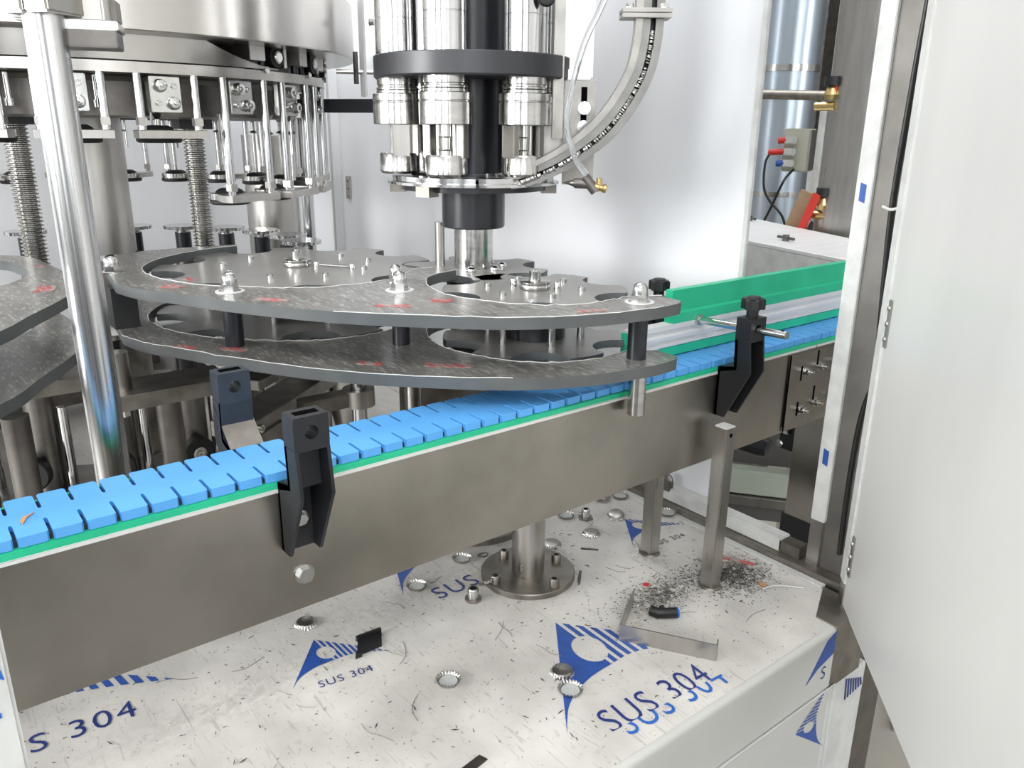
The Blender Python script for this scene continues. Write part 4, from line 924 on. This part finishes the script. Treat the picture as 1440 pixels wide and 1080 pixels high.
# ------------------------------------------------------------------ small things on the base
def cap_mesh():
    bm = BM(); n = 84; rings = []
    prof = [(0, .0062, 0), (.0118, .0062, 0), (.0134, .0054, 0), (.0142, .0035, .2), (.0150, .0012, .8), (.0158, .0002, 1), (.0150, .0004, 1), (.0138, .0030, .2), (.0128, .0046, 0), (.0, .0050, 0)]
    for r, z, k in prof:
        rings.append([bm.verts.new((0, 0, z))] if r == 0 else [bm.verts.new(((r + .0013 * k * cos(21 * 2 * pi * i / n)) * cos(2 * pi * i / n), (r + .0013 * k * cos(21 * 2 * pi * i / n)) * sin(2 * pi * i / n), z)) for i in range(n)])
    for a, b in zip(rings, rings[1:]):
        for i in range(n):
            j = (i + 1) % n
            if len(a) == 1: bm.faces.new((a[0], b[j], b[i]))
            elif len(b) == 1: bm.faces.new((a[i], a[j], b[0]))
            else: bm.faces.new((a[i], a[j], b[j], b[i]))
    return bm
caps = [(.383, .956, 0, 'crown cap lying top up below the near left bracket'), (.475, .727, 1, 'upturned crown cap in the open middle of the base'),
        (.604, .652, 0, 'crown cap lying top up on the largest blue emblem'), (.588, .618, 1, 'upturned crown cap on the lower tip of the largest blue emblem'),
        (.663, .968, 1, 'upturned crown cap nearest the conveyor edge, left of the flanged pillar'), (.560, .943, 1, 'upturned crown cap at the tip of the half hidden blue emblem'),
        (.816, .918, 0, 'crown cap touching the right rim of the pillar flange'), (.905, .981, 1, 'upturned crown cap beside the loose bolt right of the pillar'),
        (.897, .905, 0, 'crown cap right of the pillar, in front of the loose bolt'), (1.010, .992, 0, 'crown cap leaning by another under the conveyor edge'),
        (1.045, .980, 1, 'upturned crown cap farthest back below the conveyor edge'), (.978, .925, 0, 'tilted crown cap beside the far small blue emblem'),
        (1.064, .875, 1, 'crown cap half hidden behind the shorter square post'), (.648, .878, 2, 'tilted crown cap leaning on the left of the pillar flange')]
c0 = None
for i, (x, y, st, lb) in enumerate(caps):
    if c0 is None:
        c0 = o = thing('crown_cap', lb, 'bottle cap', (x, y, .0005), 0, 'crown caps on the base')
        part('shell', cap_mesh(), 'capsteel', o); part('liner', lathe(BM(), [(0, .0046), (.0122, .0043), (.0115, .0036), (.0, .0040)], seg=40), 'liner', o)
    else: o = dup(c0, (x, y, .0005), 0, lb)
    o.rotation_euler = (0, 0, i * .7)
    if st == 1: o.rotation_euler = (pi, 0, i * .7); o.location.z = .0068
    if st == 2: o.rotation_euler = (pi - .55, .3, .4); o.location.z = .0135
    if i in (9, 11): o.rotation_euler = (.22, .1, i); o.location.z = .004
def loose_bolt(x, y, label, rz=0, s=1.0):
    t = thing('socket_bolt', label, 'bolt', (x, y, 0), rz)
    part('head', socket_bolt(BM(), (0, 0, .004), (0, 0, 1), .0085 * s, .016), 'bright', t)
    part('washer', lathe(BM(), [(0, 0), (.0125, 0), (.0130, .002), (.0125, .004), (0, .004)], seg=28) if s == 1.0 else cyl(BM(), (0, 0, 0), (0, 0, .004), .014, seg=6), 'dirtysteel', t)
loose_bolt(.611, .863, 'loose socket bolt with washer standing left of the pillar flange')
loose_bolt(.930, .955, 'loose socket bolt with square washer right of the pillar under the conveyor', .5, .95)
t = thing('metal_ring', 'small bent wire ring lying behind the pillar flange', 'ring', (.70, .96, 0)); 
tp = [(.009 * cos(a_), .006 * sin(a_), .0015) for a_ in [2 * pi * k / 12 for k in range(13)]]; part('ring', tube(BM(), tp, .0013, 8), 'darksteel', t)
# bent strip
t = thing('bent_steel_strip', 'u-shaped bent steel strip lying on the film beside the largest blue emblem', 'strip', (.75, .62, 0))
a_ = Vector((.715, .657)); b_ = Vector((.785, .545)); dr = (b_ - a_).normalized(); nr = Vector((-dr.y, dr.x)); 
if nr.x < 0: nr = -nr
pl = [a_ + nr * .098, a_ + nr * .004, a_ + dr * .004, b_ - dr * .004, b_ + nr * .004, b_ + nr * .014]
for nm, (p0, p1), h1 in (('long_side', (a_, b_), 0), ('arm', (a_, a_ + nr * .098), 1), ('arm', (b_, b_ + nr * .014), 0)):
    d_ = (p1 - p0).normalized(); q = Vector((-d_.y, d_.x)) * .0009
    bm = prism(BM(), [p0 - q, p1 - q, p1 + q, p0 + q], .0005, .0255); part(nm, bm, 'steel', t, True)
t = thing('push_fitting', 'black plastic elbow push fitting with blue ring inside the bent steel strip', 'pipe fitting', (.805, .658, 0))
bm = BM(); tube(bm, [(-.010, .014, .009), (-.006, .004, .008), (-.001, -.001, .008), (.006, -.006, .008), (.016, -.012, .008)], .0078, 16, 4); part('elbow', bm, 'black', t)
part('boss', cyl(BM(), (.006, .004, .006), (.009, .010, .010), .0042, seg=14), 'black', t)
bm = lathe(BM(), [(.004, 0), (.0078, 0), (.0078, .0025), (.004, .0025), (.004, 0)], (.0165, -.0124, .008), (.86, -.5, 0), 20); part('blue_ring', bm, 'lightink', t, label='blue release ring')
t = thing('black_clip', 'black plastic channel clip lying on the small blue emblem', 'clip', (.432, .857, 0))
mt = Matrix.Rotation(-.05, 4, 'Z'); 
bm = BM(); prism(bm, [(-.026, -.012), (.012, -.012), (.026, .014), (-.010, .016)], .0, .003); part('plate', bm, 'charcoal', t)
bm = BM(); prism(bm, [(-.010, .016), (.026, .014), (.026, .018), (-.011, .020)], 0, .009); part('lip', bm, 'black', t); part('hook', prism(BM(), [(-.030, -.016), (-.020, -.016), (-.026, -.010)], 0, .007), 'black', t)
def scrap(name, label, pts, h, m, cat='scrap'): tag(part(name, prism(BM(), pts, .0003, h), m), label, cat)
scrap('red_scrap', 'dark red strip of scrap near the sill rail', [(1.012, .712), (1.020, .716), (1.042, .668), (1.034, .664)], .002, 'red')
scrap('red_scrap', 'tiny red fleck of film in front of the shorter square post', [(.845, .733), (.852, .737), (.857, .730), (.851, .727)], .002, 'redgloss')
scrap('black_sliver', 'black curved sliver right of the pillar flange', [(.765, .795), (.772, .798), (.797, .822), (.793, .824), (.775, .808)], .003, 'swarf')
scrap('black_sliver', 'thin straight black sliver near the far small emblem', [(.845, .876), (.848, .879), (.868, .857), (.866, .855)], .002, 'swarf')
scrap('brown_chip', 'small orange brown chip near the right corner of the base', [(.990, .620), (.998, .628), (1.003, .620), (.997, .613)], .003, 'bark')
scrap('grey_strip', 'dark grey strip lying at the bottom edge of the base', [(.395, .594), (.432, .600), (.436, .589), (.399, .582)], .002, 'darksteel')
tag(part('white_thread', tube(BM(), [(.985, .612, .002), (1.01, .604, .003), (1.04, .575, .002)], .0015, 6), 'white'), 'curved white plastic thread near the right corner of the base', 'thread')
# swarf: uncountable shavings
bm = BM()
def shaving(x, y, s):
    a = random.random() * 2 * pi; d = Vector((cos(a), sin(a), 0)); q = Vector((-d.y, d.x, 0)); w_ = s * random.uniform(.08, .22); c = Vector((x, y, .0012)); k = random.uniform(-.35, .35)
    p_ = [c - d * s * .5, c + q * (w_ * .5 + k * s * .3) , c + d * s * .5 + Vector((0, 0, random.random() * .001)), c - q * (w_ * .5 - k * s * .3)]
    v = [bm.verts.new(v_) for v_ in p_]; u = [bm.verts.new(v_ + Vector((0, 0, .0007))) for v_ in p_]
    bm.faces.new(u); [bm.faces.new((v[i], v[(i + 1) % 4], u[(i + 1) % 4], u[i])) for i in range(4)]
def ok(x, y): return .51 < y < 1.15 and -.1 < x < 1.07 and hypot(x - .722, y - .868) > .08
for _ in range(1500):
    x, y = random.gauss(.985, .034), random.gauss(.668, .030)
    if ok(x, y): shaving(x, y, random.uniform(.001, .0045))
for _ in range(900):
    x, y = random.gauss(.865, .06), random.gauss(.70, .025)
    if ok(x, y): shaving(x, y, random.uniform(.001, .0040))
for _ in range(520):
    x, y = random.uniform(.0, 1.06), random.uniform(.52, 1.05)
    if ok(x, y): shaving(x, y, random.uniform(.0012, .005))
for _ in range(60):
    x, y = random.uniform(.1, .9), random.uniform(.55, .98)
    if ok(x, y): shaving(x, y, random.uniform(.005, .010))
o = part('metal_shavings', bm, 'swarf'); o['kind'] = 'stuff'; o['label'] = 'dark metal shavings scattered over the white film, densest by the taller square post'; o['category'] = 'shavings'
# thin curly hairs / threads of swarf
bm = BM()
for _ in range(26):
    x, y = random.uniform(.15, 1.0), random.uniform(.56, .95)
    if not ok(x, y): continue
    a = random.random() * 6; pts = []; L_ = random.uniform(.006, .02)
    for k in range(4): pts.append((x, y, .001)); x += L_ * cos(a); y += L_ * sin(a); a += random.uniform(-.6, .6)
    tube(bm, pts, .00035, 4, 3)
o = part('wire_threads', bm, 'dirtysteel'); o['kind'] = 'stuff'; o['label'] = 'fine curled metal threads lying on the white film'; o['category'] = 'threads'

# ------------------------------------------------------------------ beyond the conveyor opening
t = thing('leg_support', 'upright steel leg panel under the conveyor beyond the opening', 'leg panel', (1.3, .75, -.85))
part('panel', bx(1.30, 1.304, .715, .780, -.85, .20), 'panelsteel', t, True)
part('foot_band', bx(1.299, 1.305, .714, .786, -.85, -.03), 'pblack', t, True)
t = thing('floor_frame', 'low pale steel cross frame standing beyond the opening', 'frame', (1.6, .9, -.85))
mt = Matrix.Translation((1.70, 1.045, 0)) @ Matrix.Rotation(R(126.7), 4, 'Z')
part('pale_rail', bx(-.40, .45, -.02, .02, -.207, -.142, mtx=mt, bev=.002), 'palegreen', t, True)
part('lower_rail', bx(-.40, .45, -.03, .03, -.236, -.210, mtx=mt, bev=.002), 'steel', t, True)
part('dark_rail', bx(-.40, .45, -.025, .02, -.275, -.237, mtx=mt, bev=.001), 'wall', t, True)
part('back_plate', bx(-.40, .45, -.06, -.05, -.15, .10, mtx=mt), 'wall', t, True)
for q in (-.38, .43): part('leg', bx(q - .02, q + .02, -.02, .02, -.85, -.275, mtx=mt), 'steel', t, True)
t = thing('bearing_unit', 'black bearing unit with silver bolts under the conveyor beyond the opening', 'bearing', (1.3, .8, .13))
part('housing', bx(1.305, 1.33, .765, .815, .095, .175, bev=.004), 'black', t, True)
part('shaft', cyl(BM(), (1.31, .79, .14), (1.31, .88, .15), .012, seg=20), 'black', t, True)
for (y, z) in ((.805, .165), (.812, .105), (.800, .135)): part('bolt', hexbolt(BM(), (1.305, y, z), (-1, 0, 0), .006, .005), 'bright', t, True)
item('dark_handle', 'dark navy rounded handle beneath the conveyor behind the taller square post', 'handle', lathe(BM(), [(0, 0), (.018, .004), (.022, .02), (.022, .10), (0, .10)], (1.33, .845, .075), (-.1, 1, 0), 24), 'pblack')

t = thing('neighbour_guard', 'long pale grey guard box of the next machine beyond the opening', 'guard', (1.3, .9, 0))
A_ = Vector((1.509, .833)); B_ = Vector((1.602, 1.176)); C_ = Vector((2.062, 1.508)); D_ = Vector((1.836, 1.021))
e1 = (B_ - A_).normalized(); e2 = (D_ - C_).normalized(); B2 = B_ + e1 * .5; C2 = C_ - e2 * .5; D2 = D_ + e2 * .22; A2 = A_ - e1 * .01
part('top_plate', prism(BM(), [A2, D2, C2, B2], .432, .44, bev=.001), 'alu', t, True)
q = Vector((e1.y, -e1.x)) * .004
part('front_plate', prism(BM(), [A2, B2, B2 + q, A2 + q], .25, .431), 'white', t, True)
part('leg', bx(1.96, 2.0, 1.72, 1.76, -.85, .432), 'steel', t, True)
def wing(x, y, rz, lb):
    t = thing('wing_nut', lb, 'wing nut', (x, y, .44), rz); part('wings', bx(-.030, .030, -.003, .003, .004, .010, bev=.001), 'darksteel', t); part('hub', cyl(BM(), (0, 0, 0), (0, 0, .014), .008, seg=14), 'darksteel', t)
wing(1.66, 1.08, -1.9, 'dark wing clamp on the pale guard, the one nearer the conveyor')
wing(1.96, 1.40, -1.9, 'dark wing clamp on the far edge of the pale guard')

t = thing('storage_tank', 'tall bluish steel tank seen through the opening', 'tank', (3.0, 2.03, -.85))
part('shell', cyl(BM(), (0, 0, .30), (0, 0, 4), .121, seg=64), 'tank', t)
part('band', lathe(BM(), [(.122, 1.76), (.126, 1.76), (.126, 1.785), (.122, 1.785)], seg=64), 'bright', t)
part('lower_band', lathe(BM(), [(.122, 1.28), (.126, 1.28), (.126, 1.30), (.122, 1.30)], seg=64), 'bright', t)
part('base', cyl(BM(), (0, 0, 0), (0, 0, .30), .10, seg=48), 'darksteel', t)
t = thing('white_drum', 'white horizontal drum below the tank seen through the opening', 'drum', (2.9, 2.1, -.85))
part('drum', cyl(BM(), (3.50, 2.15, .50), (3.50, 3.1, .50), .14, seg=36), 'white', t, True); part('stand', bx(3.43, 3.57, 2.2, 2.9, -.85, .37), 'darksteel', t, True); part('motor', cyl(BM(), (3.32, 2.0, .24), (3.32, 2.7, .24), .10, seg=30), 'darksteel', t, True)
t = thing('steel_silo', 'big shiny steel column standing just beyond the opening', 'column', (2.05, 1.115, -.85)); part('shell', cyl(BM(), (0, 0, 0), (0, 0, 4), .118, seg=64), 'steel', t)
t = thing('pipe_run', 'horizontal grey pipe with valve crossing the tank', 'pipe', (2.6, 1.6, .8))
part('pipe', cyl(BM(), (2.55, 2.2, .825), (2.55, 1.50, .795), .016, seg=20), 'dirtysteel', t, True)
part('drop_pipe', tube(BM(), [(2.56, 1.575, .79), (2.56, 1.575, .56), (2.56, 1.585, .43), (2.56, 1.56, .40), (2.56, 1.50, .395)], .014, 14), 'white', t, True)
for vz, vy in ((.775, 1.185), (.505, 1.17)):
    part('valve', cyl(lathe(BM(), [(0, 0), (.015, 0), (.019, .012), (.012, .032), (0, .032)], (1.95, vy, vz - .015), (0, 0, 1), 18), (1.95, vy - .015, vz - .03), (1.95, vy + .04, vz - .03), .011, seg=14), 'yellow', t, True)
    part('valve_wheel', cyl(BM(), (1.95, vy, vz + .018), (1.95, vy, vz + .04), .021, seg=12), 'black', t, True)
    part('valve_neck', cyl(BM(), (1.95, vy - .01, vz), (1.95, vy - .01, vz + .02), .008, seg=12), 'redgloss', t, True)
t = thing('control_box', 'beige control box with red knobs hanging beside the tank', 'control box', (2.7, 1.8, .65))
mt = Matrix.Translation((2.70, 1.745, .62)) @ Matrix.Rotation(.25, 4, 'Z')
part('case', bx(-.04, .04, -.045, .045, -.075, .075, mtx=mt, bev=.004), 'beige', t, True)
part('lid_edge', bx(-.036, .036, -.052, -.045, -.07, .07, mtx=mt, bev=.001), 'steel', t, True)
for k, mm in enumerate(('redgloss', 'redgloss', 'print')):
    z = .035 - .040 * k; part('socket', bx(-.070, -.04, -.005, .035, z - .014, z + .012, mtx=mt, bev=.004), 'white', t, True)
    part('plug', cyl(BM(), mt @ Vector((-.06, .03, z)), mt @ Vector((-.07, .055 if k != 1 else .085, z - .003)), .011, seg=14), mm, t, True)
tag(part('hose', tube(BM(), [(2.635, 1.815, .612), (2.615, 1.822, .575), (2.6, 1.808, .491), (2.6, 1.778, .442), (2.6, 1.716, .388), (2.6, 1.68, .30)], .0045, 8), 'sheath'), 'dark hose hanging from the red plug of the control box', 'hose')
tag(part('hose', tube(BM(), [(2.68, 1.735, .56), (2.62, 1.729, .53), (2.6, 1.736, .495), (2.6, 1.766, .422), (2.6, 1.80, .35)], .0045, 8), 'sheath'), 'dark cable hanging under the control box', 'cable')
def leaning(name, label, cat, p0, p1, w, th, m):
    p0, p1 = Vector(p0), Vector(p1); d = (p0 - p1).normalized(); u = Vector((-.3, .95, 0)).normalized(); u = (u - d * u.dot(d)).normalized(); n_ = d.cross(u)
    L_ = (p0.z + .85) / -d.z * -1 if False else (p1.z + .85) / abs(d.z); q = p1 - d * -L_ if d.z < 0 else p1 - d * L_
    bm = BM(); prism_dir(bm, [(-w / 2, 0), (w / 2, 0), (w / 2, 1), (-w / 2, 1)], q, u, p0 - q, n_ * th); return tag(part(name, bm, m), label, cat)
leaning('red_board', 'narrow red board leaning against the steel column beyond the opening', 'board', (1.93, 1.178, .53), (1.93, 1.225, .40), .020, .006, 'redgloss')
leaning('cardboard_sheet', 'brown cardboard leaning beside the red board', 'cardboard', (1.97, 1.225, .53), (1.97, 1.275, .40), .045, .008, 'card')
# springs and posts on top of the drum, knob on the right capping cylinder
t = thing('spring_stack', 'row of thin springs and rods standing on the carousel drum', 'springs', (.62, 1.80, .905))
for k in range(6):
    x, y = .06 * cos(-1 + k * .32) + .02 * k, -.12 + .035 * k
    part('rod', cyl(BM(), (x, y, 0), (x, y, .16), .004, seg=10), 'bright', t)
    part('coil', lathe(BM(), [(.005 + .004 * (j % 2), .004 * j) for j in range(36)], (x, y, .0), seg=12), 'dirtysteel', t)
t = thing('oval_knob', 'black oval knob on the right capping cylinder at the top edge', 'knob', (.775, .915, .84)); part('knob', lathe(BM(), [(0, 0), (.010, .001), (.0125, .006), (.010, .010), (0, .012)], (0, 0, .012), (-.62, -.785, 0), 24), 'black', t)
t = thing('hall_clutter', 'dark steel racks standing behind the machine', 'rack', (4.2, 2.6, -.85))
part('upright', bx(-.05, .05, -.6, -.5, 0, 3.0), 'wall', t); part('upright', bx(-.05, .05, .0, .1, 0, 3.0), 'darksteel', t); part('shelf', bx(-.05, .05, -.6, .1, 1.2, 1.26), 'darksteel', t)
